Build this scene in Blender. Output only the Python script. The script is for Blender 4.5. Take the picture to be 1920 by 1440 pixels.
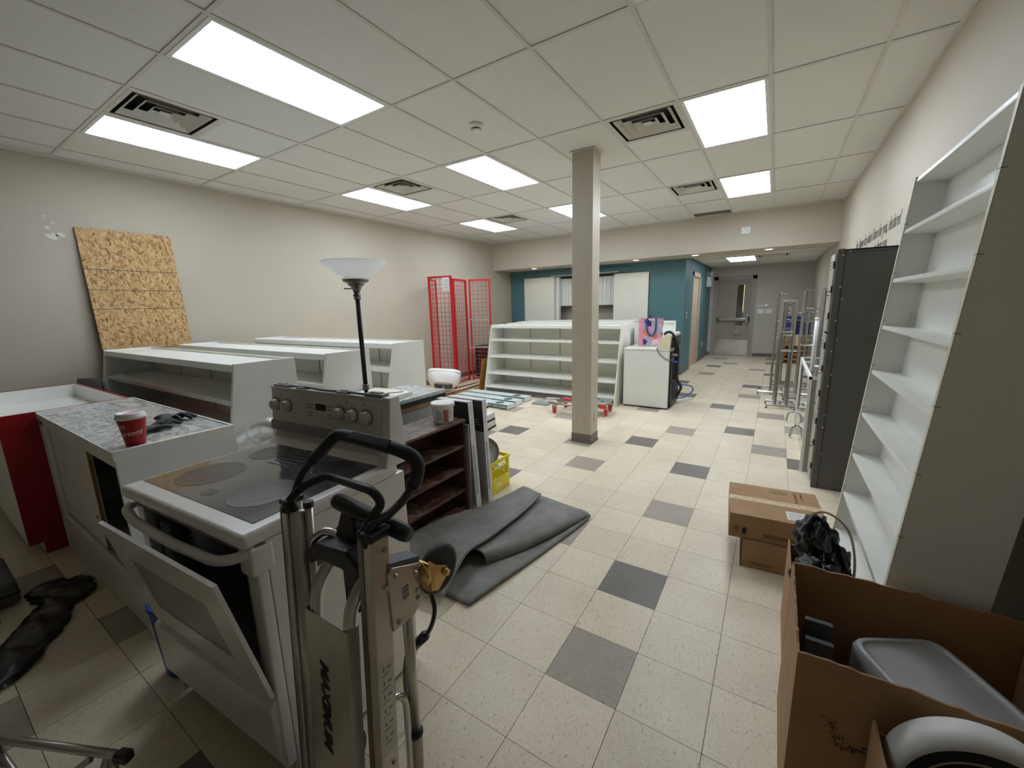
import bpy, bmesh, math, random
from mathutils import Vector, Matrix, Euler

for _o in list(bpy.data.objects):
    bpy.data.objects.remove(_o, do_unlink=True)
SC = bpy.context.scene
COL = SC.collection
PI = math.pi
random.seed(7)

# ---------------------------------------------------------------- camera
cam_d = bpy.data.cameras.new('camera')
cam_d.sensor_fit = 'HORIZONTAL'
cam_d.sensor_width = 36.0
cam_d.lens = 762.28 / 1920 * 36.0
cam_d.clip_start = 0.02
cam = bpy.data.objects.new('camera', cam_d)
COL.objects.link(cam)
_r = Vector((0.84328658, 0.53682693, -0.02616482))
_u = Vector((-0.07793372, 0.17030126, 0.98230536))
_f = Vector((-0.53178387, 0.8263258, -0.18544969))
_M = Matrix((( _r.x, _u.x, -_f.x, 0.0), (_r.y, _u.y, -_f.y, 0.0), (_r.z, _u.z, -_f.z, 1.53494), (0, 0, 0, 1)))
cam.matrix_world = _M
SC.camera = cam

# ---------------------------------------------------------------- world and exposure
w = bpy.data.worlds.new('world')
SC.world = w
w.use_nodes = True
w.node_tree.nodes['Background'].inputs[0].default_value = (0.75, 0.85, 1.0, 1)
w.node_tree.nodes['Background'].inputs[1].default_value = 0.05
SC.view_settings.view_transform = 'Standard'
SC.view_settings.look = 'None'
SC.view_settings.exposure = 1.05
SC.view_settings.gamma = 1.0
SC.view_settings.use_curve_mapping = False
LENS_POWER = 7.0        # radiance of a fluorescent lens panel

# ---------------------------------------------------------------- materials
def lin(c):
    def f(v):
        v /= 255.0
        return v / 12.92 if v <= 0.04045 else ((v + 0.055) / 1.055) ** 2.4
    return (f(c[0]), f(c[1]), f(c[2]), 1.0)

MATS = {}
class NT:
    def __init__(s, name):
        s.m = bpy.data.materials.new(name)
        s.m.use_nodes = True
        s.t = s.m.node_tree
        s.b = s.t.nodes['Principled BSDF']
        s.out = s.t.nodes['Material Output']
        MATS[name] = s.m
    def n(s, typ, **kw):
        x = s.t.nodes.new(typ)
        for k, v in kw.items():
            setattr(x, k, v)
        return x
    def l(s, a, b):
        s.t.links.new(a, b)
    def coord(s, kind='Object', scale=(1, 1, 1), rot=(0, 0, 0)):
        if kind == 'World':
            g = s.n('ShaderNodeNewGeometry'); src = g.outputs['Position']
        else:
            g = s.n('ShaderNodeTexCoord'); src = g.outputs[kind]
        mp = s.n('ShaderNodeMapping')
        mp.inputs['Scale'].default_value = scale
        mp.inputs['Rotation'].default_value = rot
        s.l(src, mp.inputs['Vector'])
        return mp.outputs['Vector']
    def noise(s, vec, scale, detail=4, rough=0.55, dist=0.0):
        x = s.n('ShaderNodeTexNoise')
        x.inputs['Scale'].default_value = scale
        x.inputs['Detail'].default_value = detail
        x.inputs['Roughness'].default_value = rough
        x.inputs['Distortion'].default_value = dist
        s.l(vec, x.inputs['Vector'])
        return x
    def ramp(s, fac, stops, interp='LINEAR'):
        x = s.n('ShaderNodeValToRGB')
        x.color_ramp.interpolation = interp
        e = x.color_ramp.elements
        while len(e) < len(stops):
            e.new(0.5)
        for i, (p, c) in enumerate(stops):
            e[i].position = p
            e[i].color = c if len(c) == 4 else lin(c)
        s.l(fac, x.inputs['Fac'])
        return x.outputs['Color']
    def mix(s, fac, a, b, mode='MIX'):
        x = s.n('ShaderNodeMix', data_type='RGBA', blend_type=mode)
        if isinstance(fac, float): x.inputs['Factor'].default_value = fac
        else: s.l(fac, x.inputs['Factor'])
        for i, v in ((6, a), (7, b)):
            if isinstance(v, tuple): x.inputs[i].default_value = v
            else: s.l(v, x.inputs[i])
        return x.outputs[2]
    def bump(s, h, strength=0.2, dist=0.01):
        x = s.n('ShaderNodeBump')
        x.inputs['Strength'].default_value = strength
        x.inputs['Distance'].default_value = dist
        s.l(h, x.inputs['Height'])
        s.l(x.outputs['Normal'], s.b.inputs['Normal'])
    def base(s, c):
        if isinstance(c, tuple): s.b.inputs['Base Color'].default_value = c
        else: s.l(c, s.b.inputs['Base Color'])
    def rm(s, r, m=0.0):
        s.b.inputs['Roughness'].default_value = r
        s.b.inputs['Metallic'].default_value = m

def simple(name, c, rough=0.5, metal=0.0, var=0.06, scale=6.0, bump=0.0, bscale=200.0, spec=None, coat=0.0):
    s = NT(name)
    v = s.coord('Object')
    n = s.noise(v, scale)
    a = lin(c)
    lo = tuple(x * (1 - var) for x in a[:3]) + (1.0,)
    hi = tuple(min(1, x * (1 + var)) for x in a[:3]) + (1.0,)
    s.base(s.ramp(n.outputs['Fac'], [(0.3, lo), (0.7, hi)]))
    s.rm(rough, metal)
    if bump:
        s.bump(s.noise(v, bscale, 3).outputs['Fac'], bump, 0.004)
    if spec is not None: s.b.inputs['Specular IOR Level'].default_value = spec
    if coat: s.b.inputs['Coat Weight'].default_value = coat
    return s.m

simple('wall_paint', (193, 184, 167), 0.6, var=0.035, scale=1.2, bump=0.06, bscale=120)
simple('bulk_paint', (201, 192, 175), 0.6, var=0.03, scale=1.2, bump=0.05, bscale=120)
simple('column_paint', (190, 180, 162), 0.4, var=0.03, scale=2, bump=0.04, bscale=140)
simple('corr_paint', (196, 191, 180), 0.6, var=0.03, scale=1.2)
simple('teal_paint', (84, 124, 131), 0.5, var=0.05, scale=1.2, bump=0.05, bscale=140)
simple('base_vinyl', (112, 106, 98), 0.5)
simple('grid_white', (216, 213, 205), 0.5, var=0.03)
simple('fixture_white', (235, 236, 232), 0.4, var=0.02)
simple('vent_white', (212, 208, 196), 0.45, var=0.05)
simple('vent_dark', (24, 23, 22), 0.8)
simple('white_melamine', (240, 240, 233), 0.35, var=0.02)
simple('white_melamine_warm', (238, 236, 224), 0.38, var=0.02)
simple('white_edge', (226, 222, 196), 0.5, var=0.05)
simple('grey_line', (105, 105, 98), 0.6)
simple('white_plastic', (238, 238, 234), 0.35, var=0.02)
simple('cream', (236, 232, 216), 0.4, var=0.02)
simple('stove_white', (222, 218, 212), 0.28, var=0.02, coat=0.3)
simple('stove_grey', (150, 146, 142), 0.35, var=0.04)
simple('stove_panel', (222, 217, 210), 0.35, var=0.03)
simple('black_plastic', (28, 28, 29), 0.42, var=0.15, bump=0.05)
simple('black_rubber', (34, 34, 35), 0.6, var=0.15)
simple('black_bag', (20, 20, 22), 0.3, var=0.3, scale=9)
simple('black_matte', (16, 16, 16), 0.6)
simple('red_laminate', (150, 12, 24), 0.35, var=0.05)
simple('red_enamel', (190, 24, 34), 0.35, var=0.06)
simple('red_plastic', (205, 36, 40), 0.4)
simple('blue_plastic', (18, 62, 150), 0.4)
simple('blue_tarp', (28, 44, 130), 0.45, var=0.25, scale=14)
simple('chrome', (205, 205, 205), 0.18, 1.0, var=0.08)
simple('rack_steel', (176, 176, 174), 0.28, 1.0, var=0.2, scale=30)
simple('steel', (168, 166, 160), 0.32, 1.0, var=0.1, scale=12)
simple('aluminium', (196, 192, 186), 0.36, 1.0, var=0.07, scale=10, bump=0.03, bscale=300)
simple('gunmetal', (120, 116, 110), 0.28, 1.0, var=0.15)
simple('brass', (206, 178, 118), 0.28, 1.0, var=0.25, scale=30)
simple('dark_metal', (88, 87, 84), 0.5, 0.0, var=0.06, bump=0.08, bscale=400)
simple('galv', (188, 186, 180), 0.35, 0.85, var=0.15, scale=25)
simple('taupe_metal', (172, 168, 158), 0.4, 0.1)
simple('door_paint', (158, 150, 138), 0.45, var=0.04)
simple('frame_paint', (168, 160, 148), 0.45, var=0.04)
simple('beige_door', (196, 178, 156), 0.5, var=0.06)
simple('washer_white', (226, 226, 216), 0.3, var=0.02, coat=0.2)
simple('almond', (224, 214, 178), 0.35, var=0.03)
simple('yellow_plastic', (226, 208, 16), 0.4, var=0.05)
simple('mat_rubber', (128, 126, 121), 0.8, var=0.22, scale=7, bump=0.25, bscale=240)
simple('tin', (170, 166, 158), 0.32, 0.9, var=0.2, scale=18)
simple('green_paper', (60, 150, 110), 0.7)
simple('paper', (232, 230, 226), 0.7, var=0.03)
simple('ink', (36, 34, 34), 0.7)
simple('ink_grey', (120, 116, 112), 0.7)
simple('ink_brown', (58, 40, 26), 0.8)
simple('white_ink', (238, 234, 228), 0.5)
simple('cup_red', (170, 14, 24), 0.45, var=0.04)
simple('porcelain', (242, 240, 236), 0.12, var=0.01, coat=0.5)
simple('box_white', (214, 212, 208), 0.6, var=0.08, scale=14)
simple('box_grey', (150, 149, 147), 0.6, var=0.08, scale=14)
simple('box_sage', (196, 208, 202), 0.55, var=0.06)
simple('box_sage_dark', (70, 92, 90), 0.55, var=0.06)
simple('pink', (228, 150, 168), 0.6)
simple('bag_blue', (32, 74, 150), 0.55)
simple('hose_blue', (52, 84, 190), 0.4)
simple('wood_brown', (120, 70, 44), 0.55, var=0.25, scale=22)
simple('wood_tan', (172, 120, 62), 0.55, var=0.15, scale=14)
simple('masonite', (160, 112, 56), 0.6, var=0.1)
simple('pallet_wood', (176, 130, 80), 0.7, var=0.2, scale=16)
simple('oven_dark', (66, 63, 60), 0.35, 0.2)
simple('foil', (226, 226, 226), 0.3, 0.85, var=0.2, scale=25, bump=0.5, bscale=50)
simple('bin_clear', (176, 176, 178), 0.3, var=0.05)
simple('label_red', (176, 96, 92), 0.6)
simple('label_green', (150, 160, 148), 0.6)
simple('plaster', (224, 220, 210), 0.9, var=0.1, bump=0.4, bscale=80)
simple('wire_black', (14, 14, 14), 0.35, coat=0.3)
simple('wire_beige', (170, 160, 138), 0.5)
simple('tape', (222, 200, 168), 0.12, var=0.25, scale=40, coat=0.6)
simple('cork_core', (176, 160, 140), 0.8)
simple('grey_fabric', (96, 95, 96), 0.8)
simple('slate', (84, 90, 96), 0.5)
simple('card_print', (122, 94, 64), 0.8)
simple('screen', (20, 16, 26), 0.15)
simple('door_wood_edge', (170, 118, 44), 0.5)

def m_cardboard():
    s = NT('cardboard')
    v = s.coord('Object')
    n1 = s.noise(v, 5, 5)
    n2 = s.noise(s.coord('Object', (1, 1, 60)), 14, 2)
    c = s.ramp(n1.outputs['Fac'], [(0.3, (156, 122, 86)), (0.7, (174, 138, 100))])
    c2 = s.mix(0.12, c, s.ramp(n2.outputs['Fac'], [(0.35, (120, 84, 50)), (0.65, (196, 156, 110))]))
    s.base(c2); s.rm(0.75)
    s.bump(n2.outputs['Fac'], 0.05, 0.002)
m_cardboard()

def m_vct(name, a, b, fl, fd):
    s = NT(name)
    v = s.coord('World')
    base = s.ramp(s.noise(v, 3.0, 3).outputs['Fac'], [(0.3, a), (0.7, b)])
    rnd = s.n('ShaderNodeObjectInfo').outputs['Random']
    tone = s.ramp(rnd, [(0.0, (0.90, 0.90, 0.90, 1)), (1.0, (1.0, 1.0, 1.0, 1))])
    base = s.mix(1.0, base, tone, 'MULTIPLY')
    n1 = s.noise(s.coord('World', (1.0, 0.45, 1.0), (0, 0, 0.5)), 150, 2, 0.5, 1.0)
    n2 = s.noise(s.coord('World', (0.4, 1.0, 1.0), (0, 0, 0.2)), 120, 2, 0.5, 1.2)
    f1 = s.ramp(n1.outputs['Fac'], [(0.60, (0, 0, 0, 1)), (0.70, (1, 1, 1, 1))])
    f2 = s.ramp(n2.outputs['Fac'], [(0.62, (0, 0, 0, 1)), (0.70, (1, 1, 1, 1))])
    c = s.mix(f1, base, lin(fd)); c = s.mix(f2, c, lin(fl))
    dirt = s.ramp(s.noise(v, 1.1, 8, 0.7, 0.6).outputs['Fac'], [(0.33, (0.84, 0.81, 0.76, 1)), (0.55, (1, 1, 1, 1))])
    c = s.mix(0.55, c, dirt, 'MULTIPLY')
    scuff = s.ramp(s.noise(s.coord('World', (1, 0.25, 1), (0, 0, 0.9)), 9, 6, 0.7, 2.0).outputs['Fac'], [(0.72, (0, 0, 0, 1)), (0.78, (1, 1, 1, 1))])
    c = s.mix(scuff, c, lin((112, 100, 86)))
    s.base(c)
    rr = s.n('ShaderNodeMapRange')
    rr.inputs['To Min'].default_value = 0.28; rr.inputs['To Max'].default_value = 0.6
    s.l(s.noise(v, 2.3, 6).outputs['Fac'], rr.inputs['Value'])
    s.l(rr.outputs['Result'], s.b.inputs['Roughness'])
m_vct('vct_beige', (226, 212, 186), (233, 220, 196), (237, 226, 203), (180, 164, 136))
m_vct('vct_taupe', (168, 157, 142), (175, 164, 149), (182, 172, 157), (136, 125, 111))
m_vct('vct_dark', (117, 110, 102), (125, 118, 110), (140, 133, 124), (82, 77, 71))
simple('slab', (70, 64, 56), 0.9)

def m_ceil():
    s = NT('ceil_tile')
    v = s.coord('World')
    n = s.noise(v, 140, 3, 0.7)
    rnd = s.n('ShaderNodeObjectInfo').outputs['Random']
    tone = s.ramp(rnd, [(0, (0.96, 0.957, 0.95, 1)), (1, (1, 1, 1, 1))])
    c = s.ramp(n.outputs['Fac'], [(0.35, (226, 224, 218)), (0.6, (238, 236, 230))])
    s.base(s.mix(1.0, c, tone, 'MULTIPLY')); s.rm(0.9)
    s.bump(n.outputs['Fac'], 0.25, 0.003)
m_ceil()

def m_lens(name, power):
    s = NT(name)
    # two tubes glowing behind a prismatic acrylic lens, brighter along the tubes
    v = s.coord('Object')
    sep = s.n('ShaderNodeSeparateXYZ'); s.l(v, sep.inputs[0])
    r = s.n('ShaderNodeMapRange')
    r.inputs['From Min'].default_value = -0.29; r.inputs['From Max'].default_value = 0.29
    s.l(sep.outputs['X'], r.inputs['Value'])
    c = s.ramp(r.outputs['Result'], [(0.0, (0.58, 0.69, 0.78, 1)), (0.25, (0.925, 0.965, 1.07, 1)), (0.5, (0.61, 0.73, 0.82, 1)), (0.75, (0.925, 0.965, 1.07, 1)), (1.0, (0.58, 0.69, 0.78, 1))])
    g = s.ramp(s.noise(v, 220, 2).outputs['Fac'], [(0.3, (0.93, 0.95, 0.96, 1)), (0.7, (1, 1, 1, 1))])
    c = s.mix(1.0, c, g, 'MULTIPLY')
    s.l(c, s.b.inputs['Emission Color'])
    s.b.inputs['Emission Strength'].default_value = power
    s.base(lin((235, 240, 242))); s.rm(0.4)
m_lens('light_lens', LENS_POWER)
m_lens('light_lens_dim', LENS_POWER * 0.78)      # front row turned down so the near room falls darker
m_lens('light_lens_bright', LENS_POWER * 1.45)      # right column boosted to brighten the right wall and far end

def m_emit(name, c, st):
    s = NT(name)
    s.base(lin(c)); s.b.inputs['Emission Color'].default_value = lin(c); s.b.inputs['Emission Strength'].default_value = st
m_emit('downlight', (255, 240, 214), 14.0)
m_emit('glow_warm', (255, 226, 160), 1.0)  # glow of the added panel behind the steel door

def m_glass(name, c=(0.95, 1, 0.98, 1), rough=0.02):
    s = NT(name)
    s.base(c); s.rm(rough)
    s.b.inputs['Transmission Weight'].default_value = 1.0
    s.b.inputs['IOR'].default_value = 1.45
m_glass('glass')

def m_shade():
    s = NT('alabaster')
    s.base(lin((252, 250, 247))); s.rm(0.35)
    tr = s.n('ShaderNodeBsdfTranslucent'); tr.inputs['Color'].default_value = lin((253, 252, 249))
    mx = s.n('ShaderNodeMixShader'); mx.inputs[0].default_value = 0.45
    s.l(s.b.outputs[0], mx.inputs[1]); s.l(tr.outputs[0], mx.inputs[2]); s.l(mx.outputs[0], s.out.inputs['Surface'])
m_shade()

def m_osb():
    s = NT('osb')
    v = s.coord('Object')
    warp = s.noise(v, 9, 2)
    add = s.n('ShaderNodeVectorMath', operation='MULTIPLY_ADD')
    s.l(warp.outputs['Color'], add.inputs[0]); add.inputs[1].default_value = (0.05, 0.05, 0.05); s.l(v, add.inputs[2])
    def layer(rot, sc):
        m0 = s.n('ShaderNodeMapping'); m0.inputs['Rotation'].default_value = rot
        s.l(add.outputs[0], m0.inputs['Vector'])
        mp = s.n('ShaderNodeMapping'); mp.inputs['Scale'].default_value = sc
        s.l(m0.outputs[0], mp.inputs['Vector'])
        vo = s.n('ShaderNodeTexVoronoi'); vo.inputs['Scale'].default_value = 1.0; vo.inputs['Randomness'].default_value = 1.0
        s.l(mp.outputs[0], vo.inputs['Vector'])
        return vo.outputs['Color']
    a = layer((0.5, 0, 0), (1, 20, 78)); b = layer((-0.7, 0, 0), (1, 24, 84)); c = layer((1.5, 0, 0), (1, 27, 92))
    def tone(col):
        sp = s.n('ShaderNodeSeparateColor'); s.l(col, sp.inputs[0])
        return s.ramp(sp.outputs[0], [(0.0, (132, 92, 50)), (0.10, (158, 116, 68)), (0.3, (188, 150, 98)), (0.7, (202, 167, 115)), (1.0, (216, 184, 134))]), sp.outputs[1]
    ca, fa = tone(a); cb, fb = tone(b); cc, fc = tone(c)
    st = lambda f: s.ramp(f, [(0.5, (0, 0, 0, 1)), (0.51, (1, 1, 1, 1))], 'CONSTANT')
    m1 = s.mix(st(fa), ca, cb); m2 = s.mix(st(fc), m1, cc)
    s.base(m2); s.rm(0.75)
    s.bump(s.noise(v, 60, 3).outputs['Fac'], 0.15, 0.003)
m_osb()

def m_marble():
    s = NT('marble')
    v = s.coord('Object', (0.55, 1.5, 1), (0, 0, 0.12))
    n = s.noise(v, 3.6, 6, 0.6, 2.2)
    n2 = s.noise(s.coord('Object'), 14, 4, 0.6, 1.0)
    c = s.ramp(n.outputs['Fac'], [(0.28, (224, 226, 222)), (0.42, (206, 209, 205)), (0.48, (128, 132, 130)), (0.53, (214, 217, 212)), (0.62, (168, 172, 168)), (0.72, (228, 229, 225))])
    c = s.mix(0.25, c, s.ramp(n2.outputs['Fac'], [(0.4, (150, 153, 150)), (0.6, (226, 228, 224))]))
    s.base(c); s.rm(0.22)
m_marble()

def m_darkwood():
    s = NT('dark_wood')
    v = s.coord('Object', (30, 3, 30))
    n = s.noise(v, 1.0, 5)
    c = s.ramp(n.outputs['Fac'], [(0.3, (60, 37, 25)), (0.7, (96, 60, 40))])
    d = s.ramp(s.noise(s.coord('Object'), 7, 6, 0.7, 1.0).outputs['Fac'], [(0.47, (0, 0, 0, 1)), (0.66, (1, 1, 1, 1))])
    sep = s.n('ShaderNodeSeparateXYZ'); g = s.n('ShaderNodeNewGeometry'); s.l(g.outputs['Normal'], sep.inputs[0])
    up = s.n('ShaderNodeMath', operation='MULTIPLY'); s.l(sep.outputs['Z'], up.inputs[0]); s.l(d, up.inputs[1]); up.use_clamp = True
    s.base(s.mix(up.outputs[0], c, lin((150, 130, 120)))); s.rm(0.38)
m_darkwood()

def m_glasstop():
    s = NT('ceran')
    v = s.coord('Object')
    n = s.noise(v, 900, 2)
    s.base(s.ramp(n.outputs['Fac'], [(0.45, (44, 46, 52)), (0.7, (86, 90, 100))])); s.rm(0.12)
    s.b.inputs['Coat Weight'].default_value = 0.6; s.b.inputs['Coat Roughness'].default_value = 0.05
m_glasstop()
simple('burner', (44, 42, 40), 0.22, var=0.1)
simple('burner_ring', (120, 120, 122), 0.3)

def m_mirror():
    s = NT('mirror'); s.base(lin((225, 235, 232))); s.rm(0.03, 1.0)
m_mirror()

def m_floral():
    s = NT('floral')
    v = s.coord('Object')
    vo = s.n('ShaderNodeTexVoronoi'); vo.inputs['Scale'].default_value = 15.0
    wv = s.noise(v, 12, 3)
    add = s.n('ShaderNodeVectorMath', operation='MULTIPLY_ADD')
    s.l(wv.outputs['Color'], add.inputs[0]); add.inputs[1].default_value = (0.07, 0.07, 0.07); s.l(v, add.inputs[2])
    s.l(add.outputs[0], vo.inputs['Vector'])
    sp = s.n('ShaderNodeSeparateColor'); s.l(vo.outputs['Color'], sp.inputs[0])
    c = s.ramp(sp.outputs[0], [(0.0, (176, 172, 178)), (0.34, (232, 150, 176)), (0.55, (44, 52, 112)), (0.68, (184, 178, 182)), (0.84, (224, 132, 84)), (0.92, (240, 190, 204))], 'CONSTANT')
    s.base(c); s.rm(0.6)
m_floral()

# ---------------------------------------------------------------- mesh building
class MB:
    def __init__(s):
        s.v = []; s.f = []
    def add(s, vs, fs):
        o = len(s.v)
        s.v += [tuple(x) for x in vs]
        s.f += [tuple(i + o for i in f) for f in fs]
        return s
    def box(s, x0, x1, y0, y1, z0, z1):
        if x0 > x1: x0, x1 = x1, x0
        if y0 > y1: y0, y1 = y1, y0
        if z0 > z1: z0, z1 = z1, z0
        return s.add([(x0,y0,z0),(x1,y0,z0),(x1,y1,z0),(x0,y1,z0),(x0,y0,z1),(x1,y0,z1),(x1,y1,z1),(x0,y1,z1)],
                     [(0,3,2,1),(4,5,6,7),(0,1,5,4),(1,2,6,5),(2,3,7,6),(3,0,4,7)])
    def hexa(s, p):   # 8 points, bottom loop then top loop
        return s.add(p, [(0,3,2,1),(4,5,6,7),(0,1,5,4),(1,2,6,5),(2,3,7,6),(3,0,4,7)])
    def obox(s, c, size, rot=(0, 0, 0)):
        m = Euler(rot).to_matrix(); c = Vector(c); h = [x / 2 for x in size]
        p = [c + m @ Vector((sx*h[0], sy*h[1], sz*h[2])) for sz in (-1, 1) for sx, sy in ((-1,-1),(1,-1),(1,1),(-1,1))]
        return s.hexa(p)
    def tube(s, path, r, n=10, closed=False, caps=True):
        P = [Vector(p) for p in path]
        k = len(P)
        rs = r if isinstance(r, (list, tuple)) else [r] * k
        T = []
        for i in range(k):
            if closed: d = P[(i+1) % k] - P[i-1]
            elif i == 0: d = P[1] - P[0]
            elif i == k-1: d = P[-1] - P[-2]
            else: d = (P[i+1] - P[i]).normalized() + (P[i] - P[i-1]).normalized()
            T.append(d.normalized())
        a = Vector((0, 0, 1)) if abs(T[0].z) < 0.9 else Vector((1, 0, 0))
        N = (a - T[0] * a.dot(T[0])).normalized()
        o = len(s.v)
        for i in range(k):
            if i:
                N = N - T[i] * N.dot(T[i])
                if N.length < 1e-6: N = T[i].orthogonal()
                N.normalize()
            B = T[i].cross(N)
            # mitre so the tube keeps its width round a corner
            for j in range(n):
                an = 2 * PI * j / n
                s.v.append(tuple(P[i] + (N * math.cos(an) + B * math.sin(an)) * rs[i]))
        m = k if closed else k - 1
        for i in range(m):
            for j in range(n):
                a0 = o + i*n + j; a1 = o + i*n + (j+1) % n
                b0 = o + ((i+1) % k)*n + j; b1 = o + ((i+1) % k)*n + (j+1) % n
                s.f.append((a0, a1, b1, b0))
        if caps and not closed:
            s.f.append(tuple(o + j for j in range(n))[::-1])
            s.f.append(tuple(o + (k-1)*n + j for j in range(n)))
        return s
    def cyl(s, p0, p1, r, n=16, r1=None):
        return s.tube([p0, p1], [r, r if r1 is None else r1], n)
    def lathe(s, prof, c=(0, 0, 0), n=24, axis='z', closed_ends=False):
        o = len(s.v); k = len(prof)
        for (r, h) in prof:
            for j in range(n):
                a = 2 * PI * j / n
                x, y = r * math.cos(a), r * math.sin(a)
                if axis == 'z': p = (c[0]+x, c[1]+y, c[2]+h)
                elif axis == 'y': p = (c[0]+x, c[1]+h, c[2]+y)
                else: p = (c[0]+h, c[1]+x, c[2]+y)
                s.v.append(p)
        for i in range(k-1):
            for j in range(n):
                q = (o+i*n+j, o+i*n+(j+1) % n, o+(i+1)*n+(j+1) % n, o+(i+1)*n+j)
                s.f.append(q if axis != 'y' else q[::-1])
        if closed_ends:
            s.f.append(tuple(o + j for j in range(n))[::-1])
            s.f.append(tuple(o + (k-1)*n + j for j in range(n)))
        return s
    def prism(s, poly, axis, a, b):
        # poly: 2-D points; axis: extrusion axis; the other two axes in xyz order
        def P(p, t):
            return {'x': (t, p[0], p[1]), 'y': (p[0], t, p[1]), 'z': (p[0], p[1], t)}[axis]
        n = len(poly)
        vs = [P(p, a) for p in poly] + [P(p, b) for p in poly]
        fs = [tuple(range(n))[::-1], tuple(range(n, 2*n))] + [(i, (i+1) % n, n+(i+1) % n, n+i) for i in range(n)]
        return s.add(vs, fs)
    def grid(s, fn, nu, nv):
        o = len(s.v)
        for i in range(nu+1):
            for j in range(nv+1):
                s.v.append(tuple(fn(i/nu, j/nv)))
        for i in range(nu):
            for j in range(nv):
                a = o + i*(nv+1) + j
                s.f.append((a, a+1, a+nv+2, a+nv+1))
        return s
    def mesh(s, name, mat=None, smooth=False):
        me = bpy.data.meshes.new(name)
        me.from_pydata(s.v, [], s.f)
        bm = bmesh.new(); bm.from_mesh(me)
        bmesh.ops.recalc_face_normals(bm, faces=bm.faces)
        bm.to_mesh(me); bm.free()
        if mat: me.materials.append(MATS[mat])
        if smooth:
            for p in me.polygons: p.use_smooth = True
        me.update()
        return me
    def build(s, name, mat, parent=None, smooth=False, bevel=0.0, seg=2, label=None, solid=0.0):
        o = bpy.data.objects.new(name, s.mesh(name, mat, smooth))
        COL.objects.link(o)
        if parent is not None: o.parent = parent
        if solid:
            md = o.modifiers.new('thick', 'SOLIDIFY'); md.thickness = solid; md.offset = 0
        if bevel:
            md = o.modifiers.new('edge', 'BEVEL'); md.width = bevel; md.segments = seg; md.limit_method = 'ANGLE'; md.angle_limit = 0.6
            for p in o.data.polygons: p.use_smooth = True
            wn = o.modifiers.new('wn', 'WEIGHTED_NORMAL'); wn.keep_sharp = True
        if smooth and not bevel:
            try: o.data.shade_auto_smooth = True
            except Exception: pass
        if label: o['label'] = label
        return o

def tag(o, label=None, cat=None, group=None, kind=None):
    if label: o['label'] = label
    if cat: o['category'] = cat
    if group: o['group'] = group
    if kind: o['kind'] = kind
    return o
def thing(name, label, cat, loc=(0, 0, 0), rz=0.0, group=None, rot=None):
    o = bpy.data.objects.new(name, None)
    o.empty_display_size = 0.1
    COL.objects.link(o)
    o.location = loc
    o.rotation_euler = rot if rot else (0, 0, rz)
    return tag(o, label, cat, group)
def struct(name, mb, mat, **k):
    return tag(mb.build(name, mat, **k), kind='structure')
def copy_tree(o, parent=None):
    c = o.copy(); COL.objects.link(c); c.parent = parent
    for ch in o.children:
        copy_tree(ch, c)
    return c
def arc(c, r, a0, a1, n, plane='xz', y=0):
    out = []
    for i in range(n+1):
        a = a0 + (a1-a0)*i/n
        u, v = c[0] + r*math.cos(a), c[1] + r*math.sin(a)
        out.append({'xz': (u, y, v), 'xy': (u, v, y), 'yz': (y, u, v)}[plane])
    return out
def rounded(path, r, n=5):
    """polyline with its inner corners rounded"""
    P = [Vector(p) for p in path]; out = [P[0]]
    for i in range(1, len(P)-1):
        a, b, c = P[i-1], P[i], P[i+1]
        d1, d2 = (a-b), (c-b)
        rr = min(r, d1.length*0.49, d2.length*0.49)
        p, q = b + d1.normalized()*rr, b + d2.normalized()*rr
        for k in range(n+1):
            t = k/n
            out.append(p*(1-t)**2 + b*2*t*(1-t) + q*t*t)
    out.append(P[-1])
    return out
def smooth_path(pts, n=6):
    """Catmull-Rom through the points"""
    P = [Vector(p) for p in pts]; out = []
    for i in range(len(P)-1):
        p0 = P[max(i-1, 0)]; p1 = P[i]; p2 = P[i+1]; p3 = P[min(i+2, len(P)-1)]
        for k in range(n):
            t = k/n
            out.append(0.5*((2*p1)+(p2-p0)*t+(2*p0-5*p1+4*p2-p3)*t*t+(3*p1-p0-3*p2+p3)*t**3))
    out.append(P[-1])
    return out
def text_mesh(body, size, shear=0.0, extrude=0.0006, align='LEFT', space=1.0, xs=1.0, bold=0.0):
    cu = bpy.data.curves.new('lettering', 'FONT')
    cu.body = body; cu.size = size; cu.shear = shear; cu.extrude = extrude; cu.align_x = align; cu.space_character = space
    cu.resolution_u = 3; cu.offset = bold
    o = bpy.data.objects.new('lettering', cu); COL.objects.link(o)
    dg = bpy.context.evaluated_depsgraph_get()
    me = bpy.data.meshes.new_from_object(o.evaluated_get(dg))
    bpy.data.objects.remove(o, do_unlink=True); bpy.data.curves.remove(cu)
    if xs != 1.0:
        for v in me.vertices: v.co.x *= xs
    return me
def text_obj(name, body, size, origin, ux, uy, mat, parent=None, **k):
    """flat lettering: ux = reading direction, uy = letter up direction (unit vectors)"""
    me = text_mesh(body, size, **k)
    ux = Vector(ux).normalized(); uy = Vector(uy).normalized(); uz = ux.cross(uy)
    M = Matrix(((ux.x, uy.x, uz.x, origin[0]), (ux.y, uy.y, uz.y, origin[1]), (ux.z, uy.z, uz.z, origin[2]), (0, 0, 0, 1)))
    me.transform(M)
    me.materials.clear(); me.materials.append(MATS[mat])
    o = bpy.data.objects.new(name, me); COL.objects.link(o)
    if parent is not None: o.parent = parent
    return o
# ================================================================ the room
XL, XR, YB, YF, ZC = -5.92, 0.775, -5.5, 8.5, 3.064
YT, XC, YD, ZS, ZK = 9.27, -1.62, 13.2, 2.425, 2.475
GX = lambda i: -1.97991 + 0.6096 * i
GY = lambda j: 2.43083 + 1.2192 * j
FX = lambda a: -0.7052 + 0.3048 * a
FY = lambda b: 1.2961 + 0.3048 * b

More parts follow.
